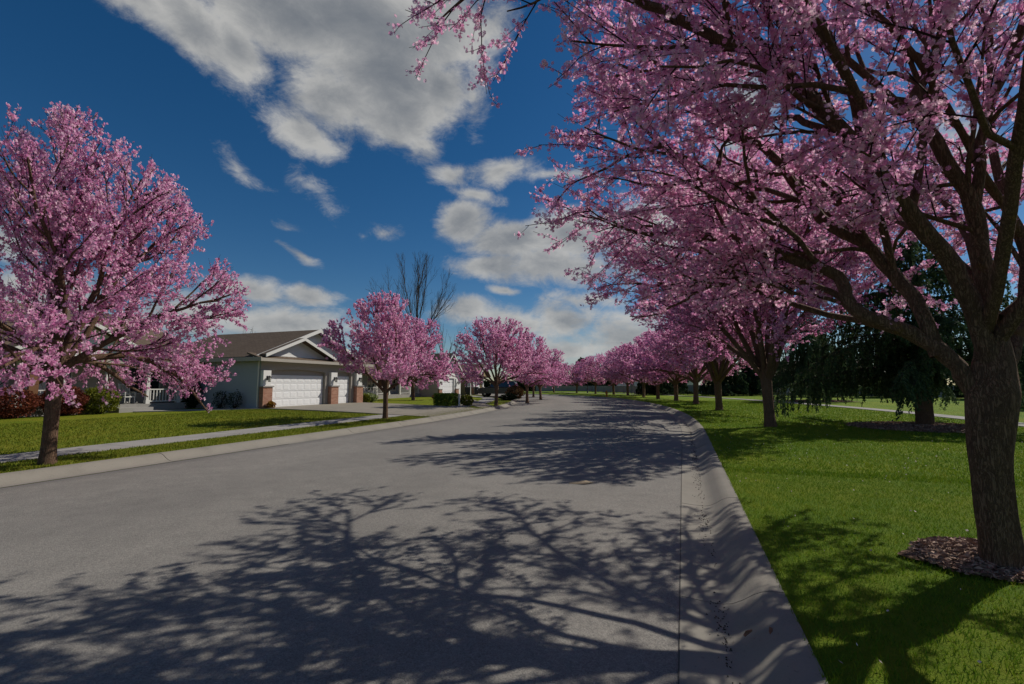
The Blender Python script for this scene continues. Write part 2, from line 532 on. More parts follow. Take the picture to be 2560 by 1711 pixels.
class MB:
    """collects simple solids into one mesh"""
    def __init__(self):
        self.v = []
        self.f = []
    def add(self, vs, fs):
        n = len(self.v)
        self.v += [tuple(p) for p in vs]
        self.f += [tuple(i + n for i in f) for f in fs]
        return self
    def box(self, x0, x1, y0, y1, z0, z1):
        vs = [(x0, y0, z0), (x1, y0, z0), (x1, y1, z0), (x0, y1, z0), (x0, y0, z1), (x1, y0, z1), (x1, y1, z1), (x0, y1, z1)]
        return self.add(vs, [(0, 3, 2, 1), (4, 5, 6, 7), (0, 1, 5, 4), (1, 2, 6, 5), (2, 3, 7, 6), (3, 0, 4, 7)])
    def slab(self, pts, th, direction=(0, 0, -1)):
        """polygon thickened along direction"""
        n = len(pts)
        d = Vector(direction) * th
        top = [Vector(p) for p in pts]
        bot = [p + d for p in top]
        fs = [tuple(range(n)), tuple(range(2 * n - 1, n - 1, -1))]
        fs += [(i, n + i, n + (i + 1) % n, (i + 1) % n) for i in range(n)]
        return self.add([tuple(p) for p in top + bot], fs)
    def tube(self, p0, p1, r0, r1=None, n=8):
        r1 = r0 if r1 is None else r1
        p0 = Vector(p0); p1 = Vector(p1)
        d = (p1 - p0).normalized()
        a = d.orthogonal().normalized()
        b = d.cross(a)
        vs = []
        for p, r in ((p0, r0), (p1, r1)):
            for i in range(n):
                t = 2 * PI * i / n
                vs.append(tuple(p + (a * math.cos(t) + b * math.sin(t)) * r))
        fs = [(i, (i + 1) % n, n + (i + 1) % n, n + i) for i in range(n)]
        fs += [tuple(range(n - 1, -1, -1)), tuple(range(n, 2 * n))]
        return self.add(vs, fs)
    def lathe(self, prof, c=(0, 0, 0), n=12):
        vs = []
        for (r, z) in prof:
            for i in range(n):
                t = 2 * PI * i / n
                vs.append((c[0] + r * math.cos(t), c[1] + r * math.sin(t), c[2] + z))
        fs = []
        for k in range(len(prof) - 1):
            for i in range(n):
                j = (i + 1) % n
                fs.append((k * n + i, k * n + j, (k + 1) * n + j, (k + 1) * n + i))
        fs += [tuple(range(n - 1, -1, -1)), tuple((len(prof) - 1) * n + i for i in range(n))]
        return self.add(vs, fs)
    def mesh(self, name, m, smooth=False, uv=False):
        me = bpy.data.meshes.new(name)
        me.from_pydata(self.v, [], self.f)
        me.materials.append(MATS[m])
        if smooth:
            me.polygons.foreach_set('use_smooth', np.ones(len(me.polygons), dtype=bool))
        if uv:
            lay = me.uv_layers.new()
            for p in me.polygons:
                nrm = p.normal
                if abs(nrm.z) > 0.99:
                    a, b = Vector((1, 0, 0)), Vector((0, 1, 0))
                else:
                    a = Vector((0, 0, 1)).cross(nrm).normalized()
                    b = nrm.cross(a)
                for li in p.loop_indices:
                    co = me.vertices[me.loops[li].vertex_index].co
                    lay.data[li].uv = (co.dot(a), co.dot(b))
        me.update()
        return me
    def obj(self, name, m, parent=None, smooth=False, uv=False, bevel=0):
        o = bpy.data.objects.new(name, self.mesh(name, m, smooth, uv))
        if bevel:
            bv = o.modifiers.new('bevel', 'BEVEL')
            bv.width = bevel
            bv.segments = 2
            bv.limit_method = 'ANGLE'
        return link(o, parent)

# ------------------------------------------------------------------ road geometry (centre offsets from the right asphalt edge)
S0, S1, DS = -70.0, 150.0, 0.5
_s = np.arange(S0, S1 + DS, DS)
_h = np.zeros_like(_s)
hh = R(20.3)
for i, s in enumerate(_s):
    if s < 16: k = 0
    elif s < 46: k = 1 / 88
    elif s < 120: k = 1 / 48
    else: k = 0
    hh -= k * DS
    _h[i] = hh
_x = np.concatenate([[0], np.cumsum(np.sin(_h[:-1]) * DS)])
_y = np.concatenate([[0], np.cumsum(np.cos(_h[:-1]) * DS)])
i0 = int(round(-S0 / DS))
_x -= _x[i0] + 0.08
_y -= _y[i0]
def road(s, off):
    x = np.interp(s, _s, _x); y = np.interp(s, _s, _y); h = np.interp(s, _s, _h)
    return x + np.cos(h) * off, y - np.sin(h) * off
def road_h(s):
    return float(np.interp(s, _s, _h))
def near_s(x, y):
    return float(_s[np.argmin((_x - x) ** 2 + (_y - y) ** 2)])

def strip(name, m, offs, zs, s0=S0, s1=S1, ds=1.0, zfun=None):
    ss = np.arange(s0, s1 + ds * 0.5, ds)
    V = []
    for off, z in zip(offs, zs):
        x, y = road(ss, off)
        zz = np.full_like(x, z)
        if zfun is not None:
            zz = zz + zfun(x, y)
        V.append(np.stack([x, y, zz], 1))
    V = np.stack(V, 1)                      # (ns, no, 3)
    ns, no = V.shape[:2]
    idx = np.arange(ns * no).reshape(ns, no)
    F = np.stack([idx[:-1, :-1], idx[:-1, 1:], idx[1:, 1:], idx[1:, :-1]], -1).reshape(-1, 4)[:, ::-1]
    return mesh_np(name, V.reshape(-1, 3), F, m)

def struct(name, me, parent=None):
    o = link(bpy.data.objects.new(name, me), parent)
    if parent is None:
        o['kind'] = 'structure'
    return o

ROAD_L = -10.15
KB_R, KB_L = 0.72, -10.85
ZL = 0.13
gz = MB().add([(-900, -900, -0.3), (900, -900, -0.3), (900, 900, -0.3), (-900, 900, -0.3)], [(0, 1, 2, 3)])
struct('ground', gz.mesh('ground', 'grass_ground'))
roadm = strip('road', 'asphalt', list(np.linspace(0, ROAD_L, 9)), [0, .03, .055, .07, .075, .07, .055, .03, 0])
uvl = roadm.uv_layers.new(name='UVMap')
_vi = np.empty(len(roadm.loops), dtype=np.int32)
roadm.loops.foreach_get('vertex_index', _vi)
_uv = np.stack([np.linspace(0, ROAD_L, 9)[_vi % 9], S0 + (_vi // 9) * 1.0], 1).astype(np.float32)
uvl.data.foreach_set('uv', _uv.ravel())
struct('road', roadm)

def lawn_z(x, y):
    return 0.035 * np.sin(x * 0.21 + 1.0) * np.sin(y * 0.17 + 0.4)
def lawn_zr(x, y, off):
    k = np.clip((np.abs(off) - 0.0) / 3.0, 0, 1)
    return lawn_z(x, y) * k
def lawn(name, offs, gm='grass_ground'):
    ss = np.arange(S0, S1 + 0.5, 1.0)
    V = []
    b = abs(offs[0])
    for off in offs:
        x, y = road(ss, off)
        z = ZL - 0.012 * (abs(off) <= b + 1e-6) + lawn_zr(x, y, abs(off) - b)
        V.append(np.stack([x, y, z], 1))
    V = np.stack(V, 1)
    ns, no = V.shape[:2]
    idx = np.arange(ns * no).reshape(ns, no)
    F = np.stack([idx[:-1, :-1], idx[:-1, 1:], idx[1:, 1:], idx[1:, :-1]], -1).reshape(-1, 4)
    if offs[1] > offs[0]:
        F = F[:, ::-1]
    me = mesh_np(name, V.reshape(-1, 3), F, gm, True)
    return struct(name, me)
lawn('lawn', [KB_R, 1.2, 2, 3, 4.5, 6, 8, 11, 15, 20, 28, 40, 60, 100, 200, 500])
lawn('front_lawn', [KB_L, -11.4, -12, -13, -14, -16, -19, -23, -28, -34, -40, -44], 'grass_ground_dry')

# rolled kerb and gutter, cast in sections with open joints
def kerb(name, sgn, base, gutw, s_a, s_b, step):
    root = empty(name)
    root['kind'] = 'structure'
    rng = random.Random(5)
    prof = [(0, 0.0), (gutw * .5, -0.012), (gutw, -0.016), (gutw + .07, 0.0), (gutw + .14, 0.035), (gutw + .21, 0.082), (gutw + .27, 0.113), (gutw + .33, 0.126), (gutw + .42, 0.130)]
    tot = prof[-1][0]
    want = abs((KB_R if sgn > 0 else KB_L) - base)
    sc = want / tot
    s = s_a
    while s < s_b:
        e = s + step
        n = max(2, int(step / 0.5))
        V = []
        for q in np.linspace(s + 0.006, e - 0.006, n + 1):
            for (o_, z) in prof:
                x, y = road(q, base + sgn * o_ * sc)
                V.append((float(x), float(y), z + 0.004))
            for o_ in (want, 0):
                x, y = road(q, base + sgn * o_)
                V.append((float(x), float(y), -0.14))
        m = len(prof) + 2
        F = []
        for i in range(n):
            for j in range(len(prof) - 1):
                k = (j + 1) % m
                q4 = (i * m + j, i * m + k, (i + 1) * m + k, (i + 1) * m + j)
                F.append(q4 if sgn < 0 else q4[::-1])
        nv = len(V)
        V += V[:m] + V[n * m:]
        F.append(tuple(nv + j for j in range(m)))
        F.append(tuple(nv + m + j for j in range(m))[::-1])
        dz = rng.uniform(-0.003, 0.003)
        me = bpy.data.meshes.new('kerb_section')
        me.from_pydata([(a, b, c + dz) for a, b, c in V], [], F)
        me.materials.append(MATS['concrete_kerb'])
        for p in me.polygons:
            p.use_smooth = len(p.vertices) == 4
        me.update()
        link(bpy.data.objects.new('kerb_section', me), root)
        s = e
    return root
kerb('kerb_right', 1, 0.005, 0.30, -8, 112, 3.0)
kerb('kerb_left', -1, ROAD_L - 0.012, 0.22, -8, 112, 3.0)
# dark open joint between asphalt and gutter
struct('road_joint', strip('road_joint', 'joint', [0.007, -0.002], [0.0052, 0.0052], -10, 70, 0.5))

# public walk on the left, and the park path on the right, in slabs
def walk(name, o0, o1, s_a, s_b, step, z, label=None, gaps=()):
    root = empty(name)
    root['kind'] = 'structure'
    rng = random.Random(9)
    s = s_a
    while s < s_b:
        e = s + step
        if not any(a < s + step / 2 < b for a, b in gaps):
            dz = rng.uniform(-0.004, 0.004)
            V = []
            for q in (s + .008, (s + e) / 2, e - .008):
                for off in (o0, o1):
                    x, y = road(q, off)
                    V.append((float(x), float(y), z + dz + float(lawn_z(x, y)) * 0.75))
            V += [(a, b, c - 0.12) for a, b, c in V]
            F = [(0, 1, 3, 2), (2, 3, 5, 4), (0, 2, 8, 6), (2, 4, 10, 8), (1, 7, 9, 3), (3, 9, 11, 5), (0, 6, 7, 1), (4, 5, 11, 10)]
            if o1 > o0:
                F = [f[::-1] for f in F]
            me = bpy.data.meshes.new('slab')
            me.from_pydata(V, [], F)
            me.materials.append(MATS['concrete_walk'])
            me.update()
            link(bpy.data.objects.new('slab', me), root)
        s = e
    return root
walk('sidewalk', -12.45, -13.75, -6, 74, 1.5, ZL + 0.022)
walk('park_path', 11.55, 12.65, -10, 90, 3.0, ZL + 0.03)
# ------------------------------------------------------------------ houses
def wall_boards(mb, p0, p1, z0, z1, board=0.19, gable=None, lap=0.014):
    """lap siding between plan points p0 -> p1 (outside on the right hand); gable = (apex_t, z_apex) adds a triangle"""
    p0 = Vector((p0[0], p0[1], 0)); p1 = Vector((p1[0], p1[1], 0))
    d = p1 - p0
    nrm = Vector((d.y, -d.x, 0)).normalized()
    top = gable[1] if gable else z1
    z = z0
    while z < top - 1e-4:
        e = min(z + board, top)
        def rng(h):
            if not gable or h <= z1: return 0.0, 1.0
            k = (h - z1) / (gable[1] - z1)
            return gable[0] * k, 1 - (1 - gable[0]) * k
        if gable and z < z1 < e: e = z1
        a0, b0 = rng(z); a1, b1 = rng(e)
        q = lambda t, h, o: tuple(p0 + d * t + nrm * o + Vector((0, 0, h)))
        mb.add([q(a0, z, lap), q(b0, z, lap), q(b1, e, 0.002), q(a1, e, 0.002), q(a0, z, 0), q(b0, z, 0)], [(0, 1, 2, 3), (4, 5, 1, 0)])
        z = e
    return mb

def window(parent, x0, x1, y, z0, z1, mull=1):
    """window facing -y in local coordinates"""
    f = MB()
    t = 0.07
    f.box(x0 - t, x1 + t, y - 0.06, y + 0.02, z1, z1 + t)
    f.box(x0 - t, x1 + t, y - 0.08, y + 0.02, z0 - t, z0)
    f.box(x0 - t, x0, y - 0.06, y + 0.02, z0, z1)
    f.box(x1, x1 + t, y - 0.06, y + 0.02, z0, z1)
    for k in range(mull):
        xm = x0 + (x1 - x0) * (k + 1) / (mull + 1)
        f.box(xm - 0.02, xm + 0.02, y - 0.045, y + 0.01, z0, z1)
    f.box(x0, x1, y - 0.042, y + 0.01, (z0 + z1) / 2 - 0.015, (z0 + z1) / 2 + 0.015)
    w_ = f.obj('window', 'trim_white', parent)
    MB().box(x0, x1, y - 0.02, y + 0.005, z0, z1).obj('pane', 'glass', w_)
    return w_

def garage_door(parent, x0, x1, y, z0, z1, cols, rows=4):
    d = MB().box(x0, x1, y + 0.03, y + 0.06, z0, z1).obj('garage_door', 'door_white', parent)
    hgt = (z1 - z0) / rows
    for r in range(rows):
        a = z0 + r * hgt + 0.012
        b = z0 + (r + 1) * hgt - 0.012
        m = MB().box(x0 + .004, x1 - .004, y, y + 0.028, a, b)
        wd = (x1 - x0) / cols
        for c in range(cols):
            u0 = x0 + c * wd + 0.07; u1 = x0 + (c + 1) * wd - 0.07
            c0 = a + 0.07; c1 = b - 0.07
            i = 0.035
            m.add([(u0, y - .002, c0), (u1, y - .002, c0), (u1, y - .002, c1), (u0, y - .002, c1),
                   (u0 + i, y - .009, c0 + i), (u1 - i, y - .009, c0 + i), (u1 - i, y - .009, c1 - i), (u0 + i, y - .009, c1 - i)],
                  [(4, 5, 6, 7), (0, 1, 5, 4), (1, 2, 6, 5), (2, 3, 7, 6), (3, 0, 4, 7)])
        m.obj('door_section', 'door_white', d)
    return d

def lantern(parent, x, y, z):
    l = MB()
    l.box(x - .05, x + .05, y - .02, y, z - .05, z + .2)
    l.tube((x, y, z + .12), (x, y - .16, z + .2), .014)
    l.lathe([(.02, .16), (.12, .06), (.10, .03)], (x, y - .17, z + .05), 8)
    l.lathe([(.07, -.22), (.085, -.19), (.03, -.18)], (x, y - .17, z + .05), 8)
    for k in range(4):
        a = PI / 4 + k * PI / 2
        l.tube((x + .07 * math.cos(a), y - .17 + .07 * math.sin(a), z - .14), (x + .095 * math.cos(a), y - .17 + .095 * math.sin(a), z + .08), .009, n=4)
    o = l.obj('wall_lantern', 'dark_metal', parent)
    MB().lathe([(.05, -.13), (.07, .07)], (x, y - .17, z), 8).obj('lamp_glass', 'lamp_glass', o)

def rake(parent, pts, w_=0.2, th=0.06, m='trim_white'):
    """boards along a gable edge; pts in order on the plane y = const"""
    for a, b in zip(pts[:-1], pts[1:]):
        a = Vector(a); b = Vector(b)
        MB().slab([a, b, b + Vector((0, 0, -w_)), a + Vector((0, 0, -w_))], th, (0, -1, 0)).obj('rake_board', m, parent)

def railing(parent, x0, x1, y, z0, h=0.85, step=0.16):
    r = MB().box(x0, x1, y - .035, y + .035, z0 + h - .06, z0 + h).obj('top_rail', 'trim_white', parent)
    MB().box(x0, x1, y - .03, y + .03, z0 + .1, z0 + .16).obj('bottom_rail', 'trim_white', parent)
    n = max(2, int((x1 - x0) / step))
    bm_ = MB().box(-.022, .022, -.018, .018, 0, h - .22).mesh('baluster', 'trim_white')
    for i in range(n):
        o = bpy.data.objects.new('baluster', bm_)
        o.location = (x0 + (i + .5) * (x1 - x0) / n, y, z0 + .16)
        link(o, r)

def post(parent, x, y, z0, z1, s=.08):
    m = MB().box(x - s, x + s, y - s, y + s, z0, z1).box(x - s - .03, x + s + .03, y - s - .03, y + s + .03, z0, z0 + .2).box(x - s - .03, x + s + .03, y - s - .03, y + s + .03, z1 - .15, z1)
    m.obj('porch_post', 'trim_white', parent)

def brick_pier(parent, x0, x1, y0, y1, z0, z1, ztop, name='brick_pier', wm='siding_white'):
    p = MB().box(x0, x1, y0, y1, z0, z1).obj(name, 'brick', parent, uv=True)
    MB().box(x0 - .06, x1 + .06, y0 - .06, y1, z1, z1 + .08).obj('pier_cap', 'concrete_walk', p)
    MB().box(x0 + .06, x1 - .06, y0 + .1, y1, z1 + .08, ztop).obj('pier_panel', wm, p)

GZ = 0.2
# --- house with the three-car garage
hA = empty('garage_house', (-15.21, 27.92, 0), PI / 2 - R(20), 'grey house with brown roof, three-car garage, brick piers and white double garage door', 'house')
mb = MB()
wall_boards(mb, (0, 10), (0, 0), -.05, 3.25)
mb.obj('side_wall', 'siding_grey', hA)
fw = MB()
def header(x0, x1, rise, zspring):
    n = 14
    for i in range(n):
        a = x0 + (x1 - x0) * i / n; b = x0 + (x1 - x0) * (i + 1) / n
        za = zspring + rise * (1 - (2 * i / n - 1) ** 2); zb = zspring + rise * (1 - (2 * (i + 1) / n - 1) ** 2)
        fw.add([(a, 0, za), (b, 0, zb), (b, 0, 3.3), (a, 0, 3.3), (a, .3, za), (b, .3, zb)], [(0, 1, 2, 3), (4, 5, 1, 0)])
header(.62, 5.45, .14, 2.46)
header(6.5, 8.2, .09, 2.46)
for a, b in ((0, .62), (5.45, 6.5), (8.2, 9.2)):
    fw.box(a, b, 0, .3, GZ - .2, 3.3)
fw.box(.62, 5.45, .26, .3, 2.22, 2.62)
fw.box(6.5, 8.2, .26, .3, 2.22, 2.62)
fw.obj('front_wall', 'siding_taupe', hA)
MB().add([(9.2, 0, GZ - .2), (9.2, 10, GZ - .2), (9.2, 10, 3.3), (9.2, 0, 3.3)], [(0, 1, 2, 3)]).obj('side_wall', 'siding_grey', hA)
garage_door(hA, .66, 5.41, .2, GZ, 2.22, 8)
garage_door(hA, 6.54, 8.16, .2, GZ, 2.22, 3)
for a, b in ((-.06, .62), (5.72, 6.46), (8.5, 9.24)):
    brick_pier(hA, a, b, -.32, -.002, GZ - .1, 1.46, 2.48)
    lantern(hA, (a + b) / 2, -.225, 1.95)
MB().tube((-.07, .12, .25), (-.07, .12, 3.1), .05, n=6).obj('downpipe', 'trim_white', hA)
# roofs
def slope_roof(parent, pts, m='roof_brown', th=.13):
    return MB().slab(pts, th).obj('roof', m, parent, uv=True)
ap = (4.83, 5.5)
k = 2.2 / 5.3
slope_roof(hA, [(-.5, .1, 3.3), (4.83, .1, 5.5), (4.83, 10.5, 5.5), (-.5, 10.5, 3.3)])
slope_roof(hA, [(4.83, .1, 5.5), (10.1, .1, 3.31), (10.1, 10.5, 3.31), (4.83, 10.5, 5.5)])
# skirt roof along the front
slope_roof(hA, [(-.5, -.55, 3.2), (10.1, -.55, 3.2), (10.1, .62, 3.56), (-.5, .62, 3.56)], th=.1)
MB().box(-.5, 10.1, -.6, -.55, 3.02, 3.21).obj('gutter', 'fascia_tan', hA)
MB().box(-.56, -.5, -.6, 10.5, 3.02, 3.26).obj('gutter', 'fascia_tan', hA)
MB().add([(-.5, -.55, 3.05), (10.1, -.55, 3.05), (10.1, .02, 3.05), (-.5, .02, 3.05)], [(0, 1, 2, 3)]).obj('soffit', 'trim_white', hA)
# big gable wall behind, small gable in front
g = MB(); wall_boards(g, (-.2, .6), (9.86, .6), 3.35, 3.42, gable=(.5, 5.42)); g.obj('gable_wall', 'siding_white', hA)
rake(hA, [(-.5, .1, 3.31), (4.83, .1, 5.52), (10.1, .1, 3.32)], .24)
slope_roof(hA, [(-.12, -.45, 3.46), (2.9, -.45, 4.7), (2.9, 3.6, 4.7), (-.12, 3.6, 3.46)])
slope_roof(hA, [(2.9, -.45, 4.7), (5.95, -.45, 3.46), (5.95, 3.6, 3.46), (2.9, 3.6, 4.7)])
g = MB(); wall_boards(g, (.1, .12), (5.72, .12), 3.36, 3.42, gable=(.5, 4.56)); g.obj('gable_wall', 'siding_white', hA)
rake(hA, [(-.12, -.45, 3.48), (2.9, -.45, 4.72), (5.95, -.45, 3.48)], .2)
# main body with the porch
mb = MB()
wall_boards(mb, (-9, 7.2), (0, 7.2), .3, 3.1)
wall_boards(mb, (-17, 5.6), (-9, 5.6), .1, 3.1)
wall_boards(mb, (-9, 5.6), (-9, 7.2), .1, 3.1)
mb.obj('house_wall', 'siding_beige', hA)
MB().box(-9, -.01, 5.0, 7.2, -.1, .52).obj('porch_floor', 'concrete_walk', hA)
MB().box(-5.0, -3.3, 4.2, 4.995, -.1, .36).obj('porch_step', 'concrete_walk', hA)
for x in (-8.7, -7.0, -5.14, -3.1, -1.35):
    post(hA, x, 5.15, .52, 2.95)
MB().box(-9, 0, 5.05, 5.25, 2.78, 3.02).obj('porch_beam', 'trim_white', hA)
railing(hA, -3.0, -1.45, 5.15, .52)
railing(hA, -1.25, -.05, 5.15, .52)
railing(hA, -8.6, -7.1, 5.15, .52)
slope_roof(hA, [(-17.5, 4.7, 2.95), (0.0, 4.7, 2.95), (0.0, 11, 6.2), (-17.5, 11, 6.2)])
slope_roof(hA, [(-17.5, 11, 6.2), (0, 11, 6.2), (4, 17, 3.0), (-17.5, 17, 3.0)])
MB().box(-17.5, -.57, 4.62, 4.7, 2.76, 2.96).obj('gutter', 'fascia_tan', hA)
slope_roof(hA, [(-9.6, 4.2, 3.15), (-6.4, 4.2, 4.8), (-6.4, 8.4, 4.8), (-9.6, 8.4, 3.15)])
slope_roof(hA, [(-6.4, 4.2, 4.8), (-3.2, 4.2, 3.15), (-3.2, 8.4, 3.15), (-6.4, 8.4, 4.8)])
g = MB(); wall_boards(g, (-9.3, 4.62), (-3.5, 4.62), 3.0, 3.12, gable=(.5, 4.66)); g.obj('gable_wall', 'siding_white', hA)
rake(hA, [(-9.6, 4.2, 3.17), (-6.4, 4.2, 4.82), (-3.2, 4.2, 3.17)], .2)
window(hA, -11.6, -10.1, 5.585, 1.2, 2.6, 1)
window(hA, -14.6, -13.0, 5.585, 1.2, 2.6, 1)
window(hA, -6.2, -5.75, 7.185, .9, 2.6, 0)
window(hA, -2.9, -1.2, 7.185, 1.1, 2.6, 1)
d = MB().box(-7.6, -6.6, 7.14, 7.2, .53, 2.62).obj('front_door', 'siding_white', hA)
MB().tube((-6.72, 7.13, 1.5), (-6.72, 7.08, 1.5), .03).obj('door_handle', 'dark_metal', d)
wr = MB()
for i in range(16):
    a0 = 2 * PI * i / 16; a1 = 2 * PI * (i + 1) / 16
    wr.tube((-7.1 + .2 * math.cos(a0), 7.1, 1.9 + .2 * math.sin(a0)), (-7.1 + .2 * math.cos(a1), 7.1, 1.9 + .2 * math.sin(a1)), .06, n=5)
wr.obj('wreath', 'leaf_orange', d)
MB().box(-8.35, -8.0, 5.0, 5.15, .55, 2.7).obj('shutter', 'wood_door', hA)

def house_frame_pt(o, u, v, z=0):
    m = Matrix.Translation(o.location) @ Matrix.Rotation(o.rotation_euler.z, 4, 'Z')
    return m @ Vector((u, v, z))

# rocking chair on the porch
p = house_frame_pt(hA, -3.75, 5.75, .52)
rc = empty('rocking_chair', p, PI / 2 - R(20), 'white wooden rocking chair on the porch beside the railing', 'chair')
MB().box(-.27, .27, -.25, .25, .38, .43).obj('seat', 'trim_white', rc)
b = MB()
for x in (-.26, .26):
    b.tube((x, .22, .42), (x, .4, 1.15), .025, n=6)
for z in (.55, 1.1):
    b.tube((-.26, .25 + (z - .42) * .25, z), (.26, .25 + (z - .42) * .25, z), .025, n=6)
bk = b.obj('backrest', 'trim_white', rc)
for i in range(5):
    x = -.18 + i * .09
    MB().tube((x, .28, .55), (x, .41, 1.1), .014, n=4).obj('slat', 'trim_white', bk)
for sx in (-1, 1):
    for y in (-.22, .22):
        MB().tube((sx * .25, y, .07), (sx * .25, y, .4 if y > 0 else .66), .022, n=6).obj('leg', 'trim_white', rc)
    MB().box(sx * .27 - .035, sx * .27 + .035, -.28, .28, .645, .675).obj('armrest', 'trim_white', rc)
    q = MB()
    pr = [(-.45, .1), (-.22, .035), (0, .02), (.22, .035), (.5, .12)]
    for a_, b_ in zip(pr[:-1], pr[1:]):
        q.tube((sx * .25, a_[0], a_[1]), (sx * .25, b_[0], b_[1]), .02, n=5)
    q.obj('rocker', 'trim_white', rc)

# --- second house: railed porch and steep white garage gable
hB = empty('porch_house', (-8.75, 54.5, 0), PI / 2 - R(20), 'grey house with a long white railed porch and steep white garage gable', 'house')
mb = MB(); wall_boards(mb, (0, 9), (0, 0), .0, 2.75, .25); mb.obj('side_wall', 'siding_beige', hB)
mb = MB(); wall_boards(mb, (0, 0), (6.0, 0), 2.35, 2.75, .25, gable=(.5, 5.3)); mb.box(0, .8, -.004, .3, .1, 2.36); mb.box(4.15, 6.0, -.004, .3, .1, 2.36)
mb.obj('gable_wall', 'siding_white', hB)
garage_door(hB, .8, 4.15, .15, GZ, 2.35, 6)
brick_pier(hB, .0, .7, -.22, -.01, .1, 1.0, 2.3)
brick_pier(hB, 4.4, 5.1, -.22, -.01, .1, 1.0, 2.3)
lantern(hB, .35, -.14, 1.75); lantern(hB, 4.75, -.14, 1.75)
slope_roof(hB, [(-.4, -.5, 2.5), (3, -.5, 5.5), (3, 9.5, 5.5), (-.4, 9.5, 2.5)], 'roof_tan')
slope_roof(hB, [(3, -.5, 5.5), (6.4, -.5, 2.5), (6.4, 9.5, 2.5), (3, 9.5, 5.5)], 'roof_tan')
rake(hB, [(-.4, -.5, 2.52), (3, -.5, 5.52), (6.4, -.5, 2.52)], .22)
mb = MB(); wall_boards(mb, (-14, 4.2), (0, 4.2), .1, 2.8, .25); wall_boards(mb, (-14, 12), (-14, 4.2), .1, 2.8, .25); mb.obj('house_wall', 'siding_grey', hB)
MB().box(-11, -.02, 2.3, 4.2, -.1, .5).obj('porch_floor', 'concrete_walk', hB)
for x in (-10.8, -8.4, -6.2, -4.2, -2.2, -.3):
    post(hB, x, 2.45, .5, 2.7, .07)
for a, b_ in ((-10.7, -8.5), (-8.3, -6.3), (-4.1, -2.3), (-2.1, -.4)):
    railing(hB, a, b_, 2.45, .5, .85, .22)
MB().box(-11, 0, 2.35, 2.55, 2.6, 2.8).obj('porch_beam', 'trim_white', hB)
slope_roof(hB, [(-14.5, 1.9, 2.7), (0, 1.9, 2.7), (0, 9, 5.0), (-14.5, 9, 5.0)])
slope_roof(hB, [(-14.5, 9, 5.0), (0, 9, 5.0), (0, 15, 2.7), (-14.5, 15, 2.7)])
for a in (-9.9, -7.6, -3.6, -1.9):
    window(hB, a, a + 1.1, 4.18, 1.0, 2.4, 1)
d = MB().box(-5.7, -4.8, 4.12, 4.185, .5, 2.5).obj('front_door', 'wood_door', hB)
MB().tube((-4.92, 4.12, 1.45), (-4.92, 4.07, 1.45), .03).obj('door_handle', 'dark_metal', d)

# --- third house: olive siding
hC = empty('olive_house', (-6.4, 63.5, 0), PI / 2 - R(12), 'olive brown house with white columns and tan roof behind the parked dark car', 'house')
mb = MB(); wall_boards(mb, (0, 9), (0, 0), .0, 2.9, .25); wall_boards(mb, (3.2, 0), (9, 0), 2.4, 2.9, .25, gable=(.5, 4.4)); mb.box(0, 3.2, .3, .34, .0, 2.9); mb.box(3.2, 4.0, 0, .3, 0, 2.41); mb.box(7.6, 9, 0, .3, 0, 2.41)
mb.obj('house_wall', 'siding_olive', hC)
garage_door(hC, 4.0, 7.6, .15, GZ, 2.4, 6)
for x in (3.4, 8.4):
    brick_pier(hC, x - .35, x + .3, -.3, -.015, .1, 1.1, 2.4)
post(hC, .2, -.6, .1, 2.9, .1)
post(hC, 2.9, -.6, .1, 2.9, .1)
MB().box(0, 3.1, -.75, -.5, 2.7, 2.95).obj('porch_beam', 'trim_white', hC)
slope_roof(hC, [(-.4, -.9, 2.8), (9.5, -.9, 2.8), (9.5, 5, 5.4), (-.4, 5, 5.4)], 'roof_tan')
slope_roof(hC, [(-.4, 5, 5.4), (9.5, 5, 5.4), (9.5, 11, 2.8), (-.4, 11, 2.8)], 'roof_tan')
slope_roof(hC, [(2.9, -1.2, 2.85), (6.1, -1.2, 4.65), (6.1, 4, 4.65), (2.9, 4, 2.85)], 'roof_tan')
slope_roof(hC, [(6.1, -1.2, 4.65), (9.3, -1.2, 2.85), (9.3, 4, 2.85), (6.1, 4, 4.65)], 'roof_tan')
g = MB(); wall_boards(g, (3.1, -.8), (9.1, -.8), 2.6, 2.9, .25, gable=(.5, 4.5)); g.obj('gable_wall', 'siding_olive', hC)
rake(hC, [(2.9, -1.2, 2.87), (6.1, -1.2, 4.67), (9.3, -1.2, 2.87)], .2)
window(hC, .8, 1.6, .29, 1.1, 2.3, 0)
d = MB().box(1.9, 2.8, .24, .295, .2, 2.3).obj('front_door', 'siding_white', hC)

